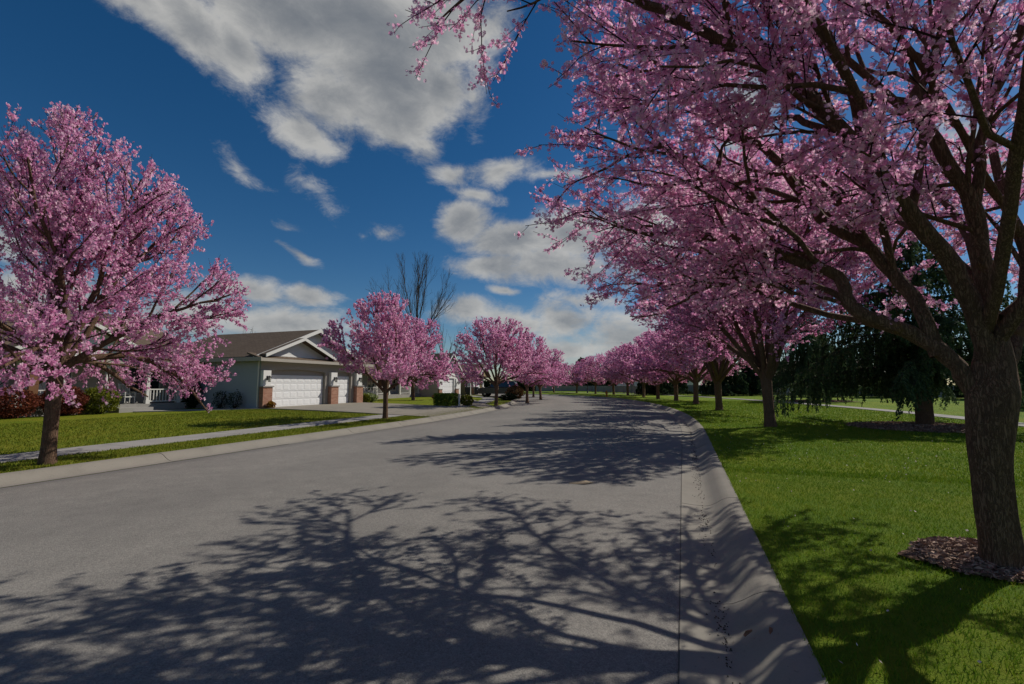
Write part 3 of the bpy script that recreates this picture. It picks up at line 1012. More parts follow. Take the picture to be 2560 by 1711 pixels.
# --- driveways (concrete panels)
def driveway(name, pts_rows, z):
    """rows of points (across) from street to garage -> panels as children"""
    root = empty(name)
    root['kind'] = 'structure'
    for i in range(len(pts_rows) - 1):
        for j in range(len(pts_rows[0]) - 1):
            q = [Vector(pts_rows[i][j]), Vector(pts_rows[i][j + 1]), Vector(pts_rows[i + 1][j + 1]), Vector(pts_rows[i + 1][j])]
            c = sum(q, Vector()) / 4
            q = [c + (a - c) * (1 - 0.008 / max(.3, (a - c).length)) for a in q]
            top = [(a.x, a.y, a.z) for a in q]
            m = MB().slab(top, .15)
            m.obj('driveway_panel', 'concrete_drive', root)
    return root
def drive_rows(h, u0, u1, sA, sB, n=7, m=4, vback=0.0):
    rows = []
    for i in range(n + 1):
        t = i / n
        row = []
        for j in range(m + 1):
            k_ = j / m
            a = Vector((*road(sA + (sB - sA) * k_, KB_L - .03), 0))
            b_ = house_frame_pt(h, u0 + (u1 - u0) * k_, vback)
            p_ = a.lerp(Vector((b_.x, b_.y, 0)), t)
            z = ZL + .012 + (GZ - ZL) * t + max(0, .045 * (1 - abs(2 * t - 1)))
            row.append((p_.x, p_.y, z + .004))
        rows.append(row)
    return rows
driveway('driveway', drive_rows(hA, .1, 9.3, 19.4, 28.0, 5, 4, .2), 0)
driveway('side_driveway', drive_rows(hB, .2, 5.6, 28.1, 31.2, 8, 2, .15), 0)
driveway('far_driveway', drive_rows(hC, 3.2, 8.6, 47.5, 53.0, 6, 2, .15), 0)
# garden walk to the porch
a = house_frame_pt(hA, -4.2, 4.2); b = house_frame_pt(hA, .9, -.6)
d_ = (b - a).normalized(); n_ = Vector((-d_.y, d_.x, 0)) * .55
gw = MB().slab([a - n_ + Vector((0, 0, ZL + .05)), b - n_ + Vector((0, 0, ZL + .07)), b + n_ + Vector((0, 0, ZL + .07)), a + n_ + Vector((0, 0, ZL + .05))], .1).obj('garden_walk', 'concrete_walk')
gw['kind'] = 'structure'

# ------------------------------------------------------------------ plants
def frame_of(d):
    d = d / (np.linalg.norm(d) + 1e-9)
    a = np.array([0, 0, 1.0]) if abs(d[2]) < 0.9 else np.array([1.0, 0, 0])
    u = np.cross(d, a); u /= np.linalg.norm(u)
    return u, np.cross(d, u)

class Tubes:
    def __init__(self):
        self.V = []; self.Q = []; self.n = 0
    def add(self, pts, rad, sides, flute=0.0, ph=0.0):
        pts = np.asarray(pts, float); m = len(pts)
        tan = np.gradient(pts, axis=0)
        u, v = frame_of(tan[0])
        th = np.arange(sides) * 2 * PI / sides
        rings = np.empty((m, sides, 3))
        for i in range(m):
            d = tan[i] / (np.linalg.norm(tan[i]) + 1e-9)
            u = u - d * u.dot(d); u /= np.linalg.norm(u) + 1e-9
            v = np.cross(d, u)
            rr = rad[i]
            if flute:
                k = 1 + flute * (np.sin(3 * th + ph + i * .12) + .6 * np.sin(5 * th + 2.1 * ph - i * .1) + .5 * np.sin(8 * th + i * .35 + ph))
            else:
                k = 1.0
            rings[i] = pts[i] + ((np.cos(th) * k)[:, None] * u + (np.sin(th) * k)[:, None] * v) * rr
        self.V.append(rings.reshape(-1, 3))
        idx = self.n + np.arange(m * sides).reshape(m, sides)
        nx = np.roll(idx, -1, axis=1)
        self.Q.append(np.stack([idx[:-1], nx[:-1], nx[1:], idx[1:]], -1).reshape(-1, 4))
        self.n += m * sides
    def mesh(self, name, m, smooth=True):
        return mesh_np(name, np.concatenate(self.V), np.concatenate(self.Q), m, smooth)

def quads_at(rng, P, size, aspect=1.0, name='crown', m='blossom', axis=None, jitter=1.0):
    n = len(P)
    a = rng.normal(size=(n, 3)); 
    if axis is not None:
        a = axis + rng.normal(size=(n, 3)) * jitter
    a /= np.linalg.norm(a, axis=1)[:, None]
    b = rng.normal(size=(n, 3))
    b -= a * (a * b).sum(1)[:, None]
    b /= np.linalg.norm(b, axis=1)[:, None]
    s = (size * rng.uniform(.65, 1.25, n))[:, None] if np.isscalar(size) else (size * rng.uniform(.65, 1.25, n))[:, None]
    A = a * s * aspect; B = b * s
    V = np.stack([P - A, P + B * .9 - A * .1, P + A, P - B * .9 + A * .15], 1).reshape(-1, 3)
    F = np.arange(n * 4).reshape(n, 4)
    return mesh_np(name, V, F, m)

def stars_at(rng, P, size, name='crown', m='blossom'):
    n = len(P)
    nz = rng.normal(size=(n, 3)); nz /= np.linalg.norm(nz, axis=1)[:, None]
    a = rng.normal(size=(n, 3)); a -= nz * (a * nz).sum(1)[:, None]; a /= np.linalg.norm(a, axis=1)[:, None]
    b = np.cross(nz, a)
    s = (size * rng.uniform(.75, 1.2, n))[:, None]
    V = [P - nz * s * .3]
    for k in range(5):
        for dlt in (-.5, .5):
            t = 2 * PI * k / 5 + dlt
            V.append(P + (a * math.cos(t) + b * math.sin(t)) * s + nz * s * .15)
    V = np.stack(V, 1).reshape(-1, 3)
    base = np.arange(n)[:, None, None] * 11
    tri = np.array([[0, 1 + 2 * k, 2 + 2 * k] for k in range(5)])
    F = (base + tri[None]).reshape(-1, 3)
    return mesh_np(name, V, F, m)

class Grower:
    def __init__(self, seed, cen, rxy, rup, rdn, up=0.25, droop=0.0):
        self.rng = np.random.default_rng(seed)
        self.c = np.asarray(cen, float); self.r = (rxy, rup, rdn)
        self.up = up; self.droop = droop
        self.wood = Tubes(); self.twigs = Tubes()
        self.fl = []; self.pw = 2.0
    def inside(self, p):
        q = p - self.c
        rz = self.r[1] if q[2] > 0 else self.r[2]
        e = self.pw if q[2] > 0 else 2.0
        return (math.hypot(q[0], q[1]) / self.r[0]) ** e + (abs(q[2]) / rz) ** e < 1
    def exit(self, p, d, mx):
        t = 0.0
        while t < mx:
            t += .12
            if not self.inside(p + d * t):
                return t
        return mx
    def path(self, p, d, L, nseg, wander, trop):
        rng = self.rng
        pts = [np.array(p, float)]
        d = d / np.linalg.norm(d)
        st = L / nseg
        for i in range(nseg):
            d = d + rng.normal(size=3) * wander + np.array([0, 0, trop * st])
            d /= np.linalg.norm(d)
            pts.append(pts[-1] + d * st)
        return np.array(pts)
    def side(self, tan, ang, az_):
        u, v = frame_of(tan)
        return tan * math.cos(ang) + (u * math.cos(az_) + v * math.sin(az_)) * math.sin(ang)
    def resample(self, pts, n):
        seg = np.linalg.norm(np.diff(pts, axis=0), axis=1)
        s = np.concatenate([[0], np.cumsum(seg)])
        q = np.linspace(0, s[-1], n)
        return np.stack([np.interp(q, s, pts[:, k]) for k in range(3)], 1), s[-1]
    def at(self, pts, t):
        x = t * (len(pts) - 1); i = min(int(x), len(pts) - 2); f = x - i
        return pts[i] * (1 - f) + pts[i + 1] * f, (pts[i + 1] - pts[i]) / (np.linalg.norm(pts[i + 1] - pts[i]) + 1e-9)
    def flowers(self, pts, L, per_m, t0, spread):
        n = self.rng.poisson(per_m * L * (1 - t0))
        if n <= 0: return
        nc = max(1, int(n / 5))
        tc_ = t0 + (1 - t0) * self.rng.random(nc)
        t = np.clip(tc_[self.rng.integers(0, nc, n)] + self.rng.normal(size=n) * .012 / max(L, .1), 0, 1)
        x = t * (len(pts) - 1); i = np.minimum(x.astype(int), len(pts) - 2); f = (x - i)[:, None]
        P = pts[i] * (1 - f) + pts[i + 1] * f + self.rng.normal(size=(n, 3)) * spread
        self.fl.append(P)
    def children(self, pts, L, lvl, cfg):
        """cfg[lvl] = spacing, t0, (ang0, ang1), (len0, len1), (r0, r1), nseg, wander, sides, flowers per m, spread, flower t0"""
        if lvl >= len(cfg): return
        rng = self.rng
        sp, t0, an, ln, rr, ns, wd, sides, per, spread, ft0 = cfg[lvl]
        n = max(1, int(L * (1 - t0) / sp + rng.random()))
        az0 = rng.random() * 6.28
        for i in range(n):
            t = t0 + (1 - t0) * (i + rng.random()) / n
            p, tan = self.at(pts, min(t, .98))
            d = self.side(tan, rng.uniform(*an), az0 + i * 2.4 + rng.normal() * .4)
            out = p - self.c; out[2] *= .6
            out = out / (np.linalg.norm(out) + 1e-6)
            d = d + out * .35 + np.array([0, 0, self.up])
            d /= np.linalg.norm(d)
            l = rng.uniform(*ln) * (1 - .35 * t)
            ex = self.exit(p, d, l * 1.1 + .2)
            if ex < l: l = ex * rng.uniform(.9, 1.15)
            if l < .08: l = .08
            tp = self.up * .5 if lvl < 2 else self.up * .8
            if self.droop and p[2] < self.c[2] + .9:
                k_ = np.clip(np.hypot(*(p - self.c)[:2]) / self.r[0], 0, 1)
                tp -= self.droop * k_ * (lvl >= 1)
            q = self.path(p, d, l, ns, wd, tp)
            if q[-1][2] < self.c[2] - self.r[2] * .95:
                d[2] = abs(d[2]) + .1
                q = self.path(p, d, l * .7, ns, wd, .15)
            rad = np.linspace(rr[0], rr[1], len(q)) * (0.7 + .3 * l / ln[1])
            (self.wood if lvl == 0 else self.twigs).add(q, rad, sides)
            if per: self.flowers(q, l, per, ft0, spread)
            self.children(q, l, lvl + 1, cfg)

def tree_parts(root, meshes):
    for nm, me in meshes:
        o = link(bpy.data.objects.new(nm, me), root)
        if nm in ('crown', 'twigs', 'branches'):
            o['kind'] = 'stuff'

def blossom_tree(seed, rxy, height, zfork, nl, trunk_r, per, fsize, zlow, star=False, dens=1.0, up=.3, droop=0.0, cf=.36, pw=1.8, bl=1.0, ai=(.6, .95), at=-.16):
    cz = zlow + (height - zlow) * cf
    G = Grower(seed, (0, 0, cz), rxy, height - cz, cz - zlow, up, droop)
    G.pw = pw
    rng = G.rng
    lean = rng.normal(size=2) * .06
    tp = np.array([[0, 0, -.1], [0, 0, .05], [lean[0] * .3, lean[1] * .3, zfork * .35], [lean[0] * .7, lean[1] * .7, zfork * .7], [lean[0], lean[1], zfork], [lean[0], lean[1], zfork + .3]])
    tp, _ = G.resample(tp, 16)
    zz = np.linspace(0, 1, 16)
    G.wood.add(tp, trunk_r * (1 + .55 * np.exp(-zz * 9) + .25 * zz ** 3), 16, .05, seed)
    cfg = [(.36 / dens, .2, (.5, 1.1), (1.3 * bl, 2.7 * bl), (.03, .01), 5, .13, 5, per * .18, .045, .3),
           (.21 / dens, .12, (.45, 1.0), (.6, 1.35), (.011, .005), 4, .11, 3, per * .8, .03, .2),
           (.17 / dens, .1, (.4, .9), (.25, .75), (.0055, .003), 3, .09, 3, per, .024, .0)]
    for i in range(nl):
        az_ = 2 * PI * (i + rng.uniform(-.25, .25)) / nl
        arch = i % 2
        inc = rng.uniform(*ai) if arch else rng.uniform(.12, .55)
        d = np.array([math.cos(az_) * math.sin(inc), math.sin(az_) * math.sin(inc), math.cos(inc)])
        p = np.array([lean[0], lean[1], zfork - .1 + rng.uniform(-.25, .15)])
        L = G.exit(p + d * .4, d, 12) * .95 + .4
        q = G.path(p, d, L * (.93 if arch else 1), 9, .09, at if arch else .02)
        G.wood.add(q, np.linspace(trunk_r * .62, .018, len(q)), 8)
        G.flowers(q, L, per * .12, .35, .06)
        G.children(q, L, 0, cfg)
    P = np.concatenate(G.fl)
    crown = stars_at(rng, P, fsize) if star else quads_at(rng, P, fsize)
    return [('trunk', G.wood.mesh('trunk', 'bark')), ('twigs', G.twigs.mesh('twigs', 'twig')), ('crown', crown)], len(P)

def place(meshes, name, x, y, rz, sc, label, cat='tree', group=None, z=ZL):
    r = empty(name, (x, y, z - .02), rz, label, cat, group)
    r.scale = (sc[0], sc[0], sc[1]) if isinstance(sc, tuple) else (sc, sc, sc)
    tree_parts(r, meshes)
    return r

# --- the near tree on the right: limbs laid out one by one
def near_tree():
    G = Grower(11, (4.3, 4.85, 4.75), 5.4, 3.9, 2.5, .12, .22)
    rng = G.rng
    tp = np.array([[4.03, 3.92, -.05], [4.02, 3.92, .15], [3.98, 3.91, .6], [3.97, 3.9, 1.1], [4.02, 3.9, 1.5], [4.1, 3.92, 1.85], [4.15, 3.95, 2.1]])
    tp, _ = G.resample(tp, 26)
    zz = np.linspace(0, 1, 26)
    G.wood.add(tp, (.124) * (1 + .75 * np.exp(-zz * 13) + .3 * np.clip((zz - .45) / .3, 0, 1) - .55 * np.clip((zz - .75) / .25, 0, 1)), 26, .075, 1.3)
    LIMBS = [
        ([(4.0, 3.9, 1.3), (3.94, 3.93, 1.6), (3.86, 3.97, 1.78), (3.75, 4.05, 1.98), (3.65, 4.12, 2.08), (3.38, 4.19, 2.22), (3.21, 4.26, 2.32), (3.18, 4.34, 2.49), (3.24, 4.41, 2.68), (3.12, 4.48, 2.77), (2.89, 4.55, 2.87), (2.73, 4.63, 3.0), (2.6, 4.7, 3.08), (2.2, 5.0, 3.3), (1.6, 5.4, 3.45)], .10, .02),
        ([(3.22, 4.3, 2.38), (3.15, 4.53, 2.62), (2.98, 4.72, 2.72), (2.79, 4.9, 2.7), (2.4, 5.3, 2.8), (1.9, 5.9, 2.95)], .04, .012),
        ([(3.75, 4.05, 1.9), (3.72, 4.09, 2.24), (3.73, 4.23, 2.46), (3.69, 4.37, 2.7), (3.6, 4.51, 3.03), (3.41, 4.64, 3.2), (3.31, 4.78, 3.4), (2.99, 4.92, 4.09), (2.82, 5.06, 4.42), (2.61, 5.2, 4.73), (2.2, 5.6, 5.5), (1.8, 6.0, 6.2)], .085, .016),
        ([(4.06, 3.9, 1.6), (4.03, 3.9, 2.0), (3.97, 3.9, 2.3), (3.83, 3.9, 2.65), (3.49, 3.9, 3.13), (3.28, 3.9, 3.45), (2.97, 3.9, 3.86), (2.62, 3.9, 4.28), (2.24, 3.9, 4.66), (1.92, 3.9, 4.71), (1.66, 3.9, 4.92), (1.0, 3.95, 5.25), (.3, 4.05, 5.45), (-.4, 4.2, 5.5)], .105, .016),
        ([(4.12, 3.92, 1.7), (4.18, 4.0, 2.6), (4.21, 4.05, 3.35), (4.04, 4.1, 3.67), (3.95, 4.15, 4.0), (3.83, 4.2, 4.34), (4.1, 4.25, 4.74), (4.37, 4.3, 5.25), (4.3, 4.5, 6.4)], .10, .02),
        ([(4.2, 4.03, 3.25), (4.28, 4.0, 3.92), (4.43, 4.0, 4.32), (4.61, 4.0, 4.61), (4.78, 4.0, 5.05), (5.2, 3.9, 6.2)], .06, .016),
        ([(4.15, 3.95, 1.6), (4.45, 4.1, 1.95), (4.88, 4.28, 2.4), (5.09, 4.46, 3.06), (5.15, 4.64, 3.51), (5.27, 4.82, 3.98), (5.46, 5.0, 4.6), (5.9, 5.3, 6.0)], .085, .018),
        # upper and outer limbs
        ([(3.49, 3.9, 3.13), (3.3, 4.1, 3.8), (2.95, 4.3, 4.5), (2.5, 4.4, 5.2), (2.0, 4.6, 6.1), (1.7, 4.7, 7.0)], .05, .014),
        ([(3.95, 4.12, 3.95), (3.6, 4.3, 4.6), (3.2, 4.5, 5.3), (2.9, 4.6, 6.3), (2.8, 4.7, 7.4)], .05, .014),
        ([(3.28, 3.9, 3.45), (2.9, 3.55, 3.8), (2.3, 3.2, 4.3), (1.6, 3.0, 4.8), (.9, 2.8, 5.3)], .045, .012),
        ([(4.1, 3.9, 2.0), (4.2, 3.4, 2.7), (4.3, 2.7, 3.6), (4.2, 1.9, 4.5), (4.0, 1.0, 5.4), (3.8, .2, 6.0)], .08, .016),
        ([(4.05, 3.88, 2.1), (3.7, 3.3, 3.0), (3.2, 2.6, 3.9), (2.6, 1.8, 4.8), (2.0, .9, 5.4), (1.4, .1, 5.8)], .07, .016),
        ([(4.2, 3.9, 2.2), (4.9, 3.5, 3.0), (5.8, 3.1, 3.9), (6.8, 2.8, 4.7), (7.8, 2.6, 5.3)], .07, .016),
        ([(4.3, 4.1, 2.3), (4.9, 4.8, 3.2), (5.6, 5.8, 4.1), (6.5, 7.0, 4.9), (7.4, 8.3, 5.4)], .06, .016),
        ([(3.6, 4.51, 3.03), (3.5, 5.0, 3.6), (3.3, 5.8, 4.2), (3.2, 7.2, 4.8), (3.0, 8.8, 5.1)], .05, .014),
        ([(4.6, 4.4, 2.6), (4.8, 5.3, 3.5), (5.0, 6.5, 4.3), (5.1, 7.8, 4.9), (5.2, 9.2, 5.2)], .06, .014),
        ([(3.12, 4.48, 2.77), (2.5, 4.3, 3.3), (1.9, 4.5, 3.9), (1.3, 4.7, 4.3)], .035, .012),
    ]
    for k in range(9):
        src = np.array(LIMBS[(0, 2, 3, 4, 2, 3, 4, 6, 3, 5, 2)[k]][0])
        j = rng.integers(3, len(src) - 2)
        p0 = src[j]
        p3 = np.array([rng.uniform(.8, 4.6), rng.uniform(3.6, 6.6), rng.uniform(4.8, 7.6)])
        if k % 4 == 0: p3 = np.array([rng.uniform(1.4, 2.4), rng.uniform(4.6, 6.0), rng.uniform(3.8, 5.0)])
        mid = p0 * .5 + p3 * .5 + rng.normal(size=3) * .25 + np.array([.15, 0, .15])
        LIMBS.append(([tuple(p0), tuple(p0 * .75 + mid * .25), tuple(mid), tuple(mid * .4 + p3 * .6 + rng.normal(size=3) * .1), tuple(p3)], .034, .010))
    per = 88
    cfg = [(.34, .22, (.45, 1.0), (1.0, 2.3), (.026, .008), 6, .16, 5, per * .2, .045, .3),
           (.22, .1, (.5, 1.1), (.5, 1.2), (.009, .004), 4, .13, 3, per * .75, .028, .2),
           (.17, .1, (.45, 1.0), (.2, .6), (.0045, .0025), 3, .11, 3, per, .022, .0)]
    for i, (pts, r0, r1) in enumerate(LIMBS):
        q = np.array(pts)
        # smooth the path
        for _ in range(2):
            a = q[:-1] * .75 + q[1:] * .25; b = q[:-1] * .25 + q[1:] * .75
            n = np.empty((2 * len(a), 3)); n[0::2] = a; n[1::2] = b
            q = np.concatenate([q[:1], n, q[-1:]])
        q, L = G.resample(q, max(12, int(len(pts) * 3)))
        q = q + rng.normal(size=q.shape) * .008
        t = np.linspace(0, 1, len(q))
        r0 = r0 * (.72 if i < 17 else 1)
        rad = (r0 * (1 - t) ** .8 + r1 * t ** .8) * (1 + rng.normal(size=len(q)) * .04)
        G.wood.add(q, rad, 12 if r0 > .06 else 8, .035, i)
        G.flowers(q, L, 10, .3, .05)
        G.children(q, L, 0, cfg if i < 17 else [(.6, .45) + cfg[0][2:], cfg[1], cfg[2]])
    P = np.concatenate(G.fl)
    # keep clear of the lens
    P = P[(np.hypot(P[:, 0], P[:, 1]) > 1.6)]
    off = np.array([4.0, 3.9, ZL - .02])
    me_w = G.wood.mesh('trunk', 'bark'); me_t = G.twigs.mesh('twigs', 'twig'); me_c = stars_at(rng, P, .0192)
    for me in (me_w, me_t, me_c):
        me.transform(Matrix.Translation(-off))
    r = empty('plum_tree', off, 0, 'nearest pink blossom tree, thick brown trunk and spreading limbs over the right kerb', 'tree', 'pink blossom trees')
    tree_parts(r, [('trunk', me_w), ('twigs', me_t), ('crown', me_c)])
    print('near flowers', len(P))
near_tree()

GRP = 'pink blossom trees'
V_big, n_ = blossom_tree(21, 6.2, 9.4, 1.75, 11, .17, 46, .036, 1.35, dens=1.02, up=.18, droop=.16, cf=.36, pw=2, bl=1.3, ai=(.55, .85), at=-.07); print('big', n_)
V_l1, n_ = blossom_tree(33, 4.0, 6.9, 1.9, 14, .13, 54, .029, 1.0, dens=1.08, up=.13, cf=.24, pw=1.5, droop=.34, ai=(.85, 1.25)); print('l1', n_)
V_s1, n_ = blossom_tree(45, 4.6, 7.0, 1.8, 10, .15, 42, .053, 1.4, dens=.95, up=.26, cf=.32); print('s1', n_)
V_s2, n_ = blossom_tree(59, 4.7, 6.5, 1.6, 10, .15, 42, .053, 1.3, dens=.95, up=.2, cf=.36, droop=.06, pw=2.2); print('s2', n_)
SPOTS = [
    (V_big, 9.2, 16.6, 0.4, (.97, 1.04), 'large pink blossom tree, second along the right kerb, leaning brown trunk on grass'),
    (V_big, 12.0, 26.9, 2.6, (1.05, .95), 'third pink blossom tree from the camera along the right kerb'),
    (V_s1, 14.1, 35.5, 1.0, (1.2, 1.08), 'fourth pink blossom tree from the camera along the right kerb'),
    (V_s2, 15.1, 42.6, 2.2, (1.15, 1.03), 'fifth pink blossom tree from the camera along the right kerb'),
    (V_s1, 15.3, 48.5, 3.7, (1.08, 1.0), 'sixth pink blossom tree from the camera along the right kerb'),
    (V_s2, 15.5, 54.5, 5.1, (1.05, .98), 'seventh pink blossom tree from the camera along the right kerb'),
    (V_s1, 15.0, 60.0, .2, (1.0, .95), 'eighth pink blossom tree from the camera along the right kerb'),
    (V_s2, 14.3, 65.0, 1.7, (1.0, .92), 'ninth pink blossom tree from the camera along the right kerb, near the hydrant'),
    (V_s1, 12.9, 71.5, 2.9, (.9, .84), 'tenth pink blossom tree from the camera along the right kerb'),
    (V_s2, 10.9, 78.0, 4.4, (.88, .8), 'rounded far pink blossom tree beyond the bend, beside the lamp post'),
    (V_s1, 7.6, 84.0, 5.5, (.9, .82), 'farthest pink blossom tree beyond the bend, left of the lamp post'),
    (V_l1, -8.91, 9.0, 0.5, (.83, 1.02), 'large pink blossom tree at the left edge beside the sidewalk'),
    (V_s1, -5.56, 20.4, 4.4, (.66, .79), 'small pink blossom tree by the driveway in front of the garage house'),
    (V_s2, -9.6, 45.0, .7, (1.0, 1.22), 'taller pink blossom tree by the white porch railing behind the small one'),
    (V_s2, -1.13, 32.9, 3.1, (.82, .95), 'dark-trunked pink blossom tree on the grass corner between the two driveways'),
    (V_s1, 1.29, 39.5, 4.6, (.78, .84), 'pink blossom tree at the kerb just before the bend, forked pale trunk'),
    (V_s2, 2.91, 47.0, 1.2, (.8, .8), 'pink blossom tree farther round the bend on the left kerb, half hidden'),
    (V_s1, 2.6, 56.0, 5.2, (.78, .76), 'farthest pink blossom tree on the left kerb, mostly hidden behind nearer crowns'),
]
for V, x, y, rz, sc, lab in SPOTS:
    place(V, 'plum_tree', x, y, rz, sc, lab, 'tree', GRP)

# --- bare trees behind the houses
def bare_tree(seed, rxy, height, zfork, nl, tr, dens=1.0):
    cz = height * .55
    G = Grower(seed, (0, 0, cz), rxy, height - cz, cz * .75, .5, 0)
    rng = G.rng
    tp, _ = G.resample(np.array([[0, 0, -.1], [.05, 0, zfork * .5], [0, .05, zfork], [0, 0, zfork + 1]]), 10)
    G.wood.add(tp, np.linspace(tr * 1.2, tr * .8, 10), 10, .03)
    cfg = [(.8 / dens, .2, (.4, .8), (2.2, 4.5), (.026, .009), 5, .09, 4, 0, 0, 0),
           (.45 / dens, .15, (.4, .8), (1.0, 2.2), (.014, .007), 4, .1, 3, 0, 0, 0),
           (.35 / dens, .15, (.4, .8), (.5, 1.1), (.011, .006), 3, .1, 3, 0, 0, 0)]
    for i in range(nl):
        az_ = 2 * PI * (i + rng.uniform(-.3, .3)) / nl
        inc = rng.uniform(.15, .95)
        d = np.array([math.cos(az_) * math.sin(inc), math.sin(az_) * math.sin(inc), math.cos(inc)])
        p = np.array([0, 0, zfork + rng.uniform(-.6, .8)])
        L = G.exit(p + d * .5, d, 20) * .95
        q = G.path(p, d, L, 9, .05, .03)
        G.wood.add(q, np.linspace(tr * .55, .025, len(q)), 6)
        G.children(q, L, 0, cfg)
    return [('trunk', G.wood.mesh('trunk', 'bare_twig')), ('twigs', G.twigs.mesh('twigs', 'bare_twig'))]
B1 = bare_tree(79, 6.8, 18.5, 6.5, 11, .17, .95)
B2 = bare_tree(73, 3.6, 10.5, 2.5, 6, .15, .8)
place(B1, 'bare_tree', -14.2, 68.0, 0, 1.16, 'tall bare grey tree rising behind the pink trees and second house', 'tree')
place(B2, 'bare_tree', -10.2, 72.0, 1.0, (1.2, 1.25), 'smaller bare tree leaning right beside the tall bare one', 'tree')
for i, (x, y, s, lab) in enumerate([(-50, 85, 1.25, 'bare tree showing over the garage roof, nearest the left blossom crown'), (-45.5, 88, 1.15, 'bare tree showing over the garage roof, middle of three'), (-37, 95, 1.05, 'bare tree showing faintly over the garage roof, nearest the gable peak')]):
    place(B2, 'bare_tree', x, y, i * 1.3, s, lab, 'tree', 'bare trees behind the garage house')

# --- weeping cedar and dark conifers
def conifer(seed, height, reach, zlow, nbr, hang, needles, fsz, m, tr):
    rng = np.random.default_rng(seed)
    W = Tubes(); TW = Tubes(); P = []; AX = []
    W.add(np.array([[0, 0, -.1], [0, 0, height * .3], [.05, 0, height * .65], [0, .05, height]]), np.array([tr * 1.25, tr, tr * .55, .02]), 12, .04)
    for i in range(nbr):
        z = zlow + (height - zlow) * ((i + rng.random()) / nbr) ** 1.15
        k = 1 - (z - zlow) / (height - zlow)
        L = reach * (k ** .75) * rng.uniform(.7, 1.08) + .15
        az_ = i * 2.4 + rng.normal() * .3
        dh = np.array([math.cos(az_), math.sin(az_), 0])
        t = np.linspace(0, 1, 7)
        zz = z + L * (.16 * t - .34 * t ** 2.2) + rng.normal() * .1
        q = dh[None] * (t * L)[:, None]; q[:, 2] = zz
        q[:, :2] += np.cumsum(rng.normal(size=(7, 2)) * .05, 0)
        TW.add(q, np.linspace(.035 * (.4 + k), .006, 7), 4)
        nh = int(L / .11)
        perp = np.array([-dh[1], dh[0], 0])
        for j in range(nh):
            f = (j + rng.random()) / nh * .92 + .08
            x = f * 6; a = min(int(x), 5); p = q[a] * (1 - (x - a)) + q[a + 1] * (x - a)
            sd = rng.choice([-1, 1])
            l = rng.uniform(.35, 1.0) * hang * (.55 + .45 * k)
            tt = np.linspace(0, 1, 5)
            side = perp * sd * rng.uniform(.15, .6) + dh * rng.uniform(0, .3)
            hq = p[None] + side[None] * (tt ** .7)[:, None] * l * .7
            hq[:, 2] -= (tt ** 1.5) * l * rng.uniform(.7, 1.1)
            hq[:, 2] = np.maximum(hq[:, 2], .25)
            n = int(needles * l) + 2
            u = rng.random(n); xx = u * 4; ii = np.minimum(xx.astype(int), 3); ff = (xx - ii)[:, None]
            P.append(hq[ii] * (1 - ff) + hq[ii + 1] * ff + rng.normal(size=(n, 3)) * .025)
            AX.append((hq[ii + 1] - hq[ii]) / (np.linalg.norm(hq[ii + 1] - hq[ii], axis=1)[:, None] + 1e-6))
    P = np.concatenate(P); AX = np.concatenate(AX)
    crown = quads_at(rng, P, fsz, 2.6, 'crown', m, AX, .45)
    print('conifer', len(P))
    return [('trunk', W.mesh('trunk', 'bark')), ('branches', TW.mesh('branches', 'twig')), ('crown', crown)]
C1 = conifer(81, 8.4, 5.0, 1.9, 100, 1.3, 60, .027, 'needle', .22)
C2 = conifer(83, 7.0, 3.0, .35, 95, .75, 55, .06, 'needle_far', .17)
place(C1, 'cedar_tree', 15.0, 16.9, 0.8, (1.0, .88), 'dark weeping cedar hanging over a mulch ring behind the nearest tree', 'tree')
place(C1, 'cedar_tree', 26.5, 41.0, 2.5, .95, 'second dark weeping cedar farther off, left of the near cedar', 'tree')
bgc = [(19.5, 63, 1.0, 'first'), (23, 66, .9, ''), (27.5, 60, 1.05, ''), (32, 62, 1.0, ''), (37, 55, 1.1, ''), (43, 52, 1.1, ''), (48, 46, 1.1, ''), (36, 30, 1.1, ''), (44, 35, 1.2, '')]
LBC = ['dark conifer beyond the park fence, behind the ninth blossom trunk', 'dark conifer beyond the park fence, second from the bend', 'dark conifer before the park fence, third from the bend',
       'dark conifer at the park fence, fourth from the bend', 'dark conifer at the park fence, between the blossom trunks', 'dark conifer far right behind the lawn, left of the cedars', 'dark conifer behind the cedars at the fence',
       'dark conifer behind the weeping cedar, close to the right edge', 'dark conifer behind the weeping cedar, farther back']
for i, ((x, y, s, _), lab) in enumerate(zip(bgc, LBC)):
    place(C2, 'conifer_tree', x, y, i * 1.1, (s * 1.1, s), lab, 'tree', 'dark conifers behind the park lawn')
place(C2, 'conifer_tree', 16.3, 108, .4, (1.5, 1.12), 'dark conifer top showing above the far pink crowns at the bend', 'tree')

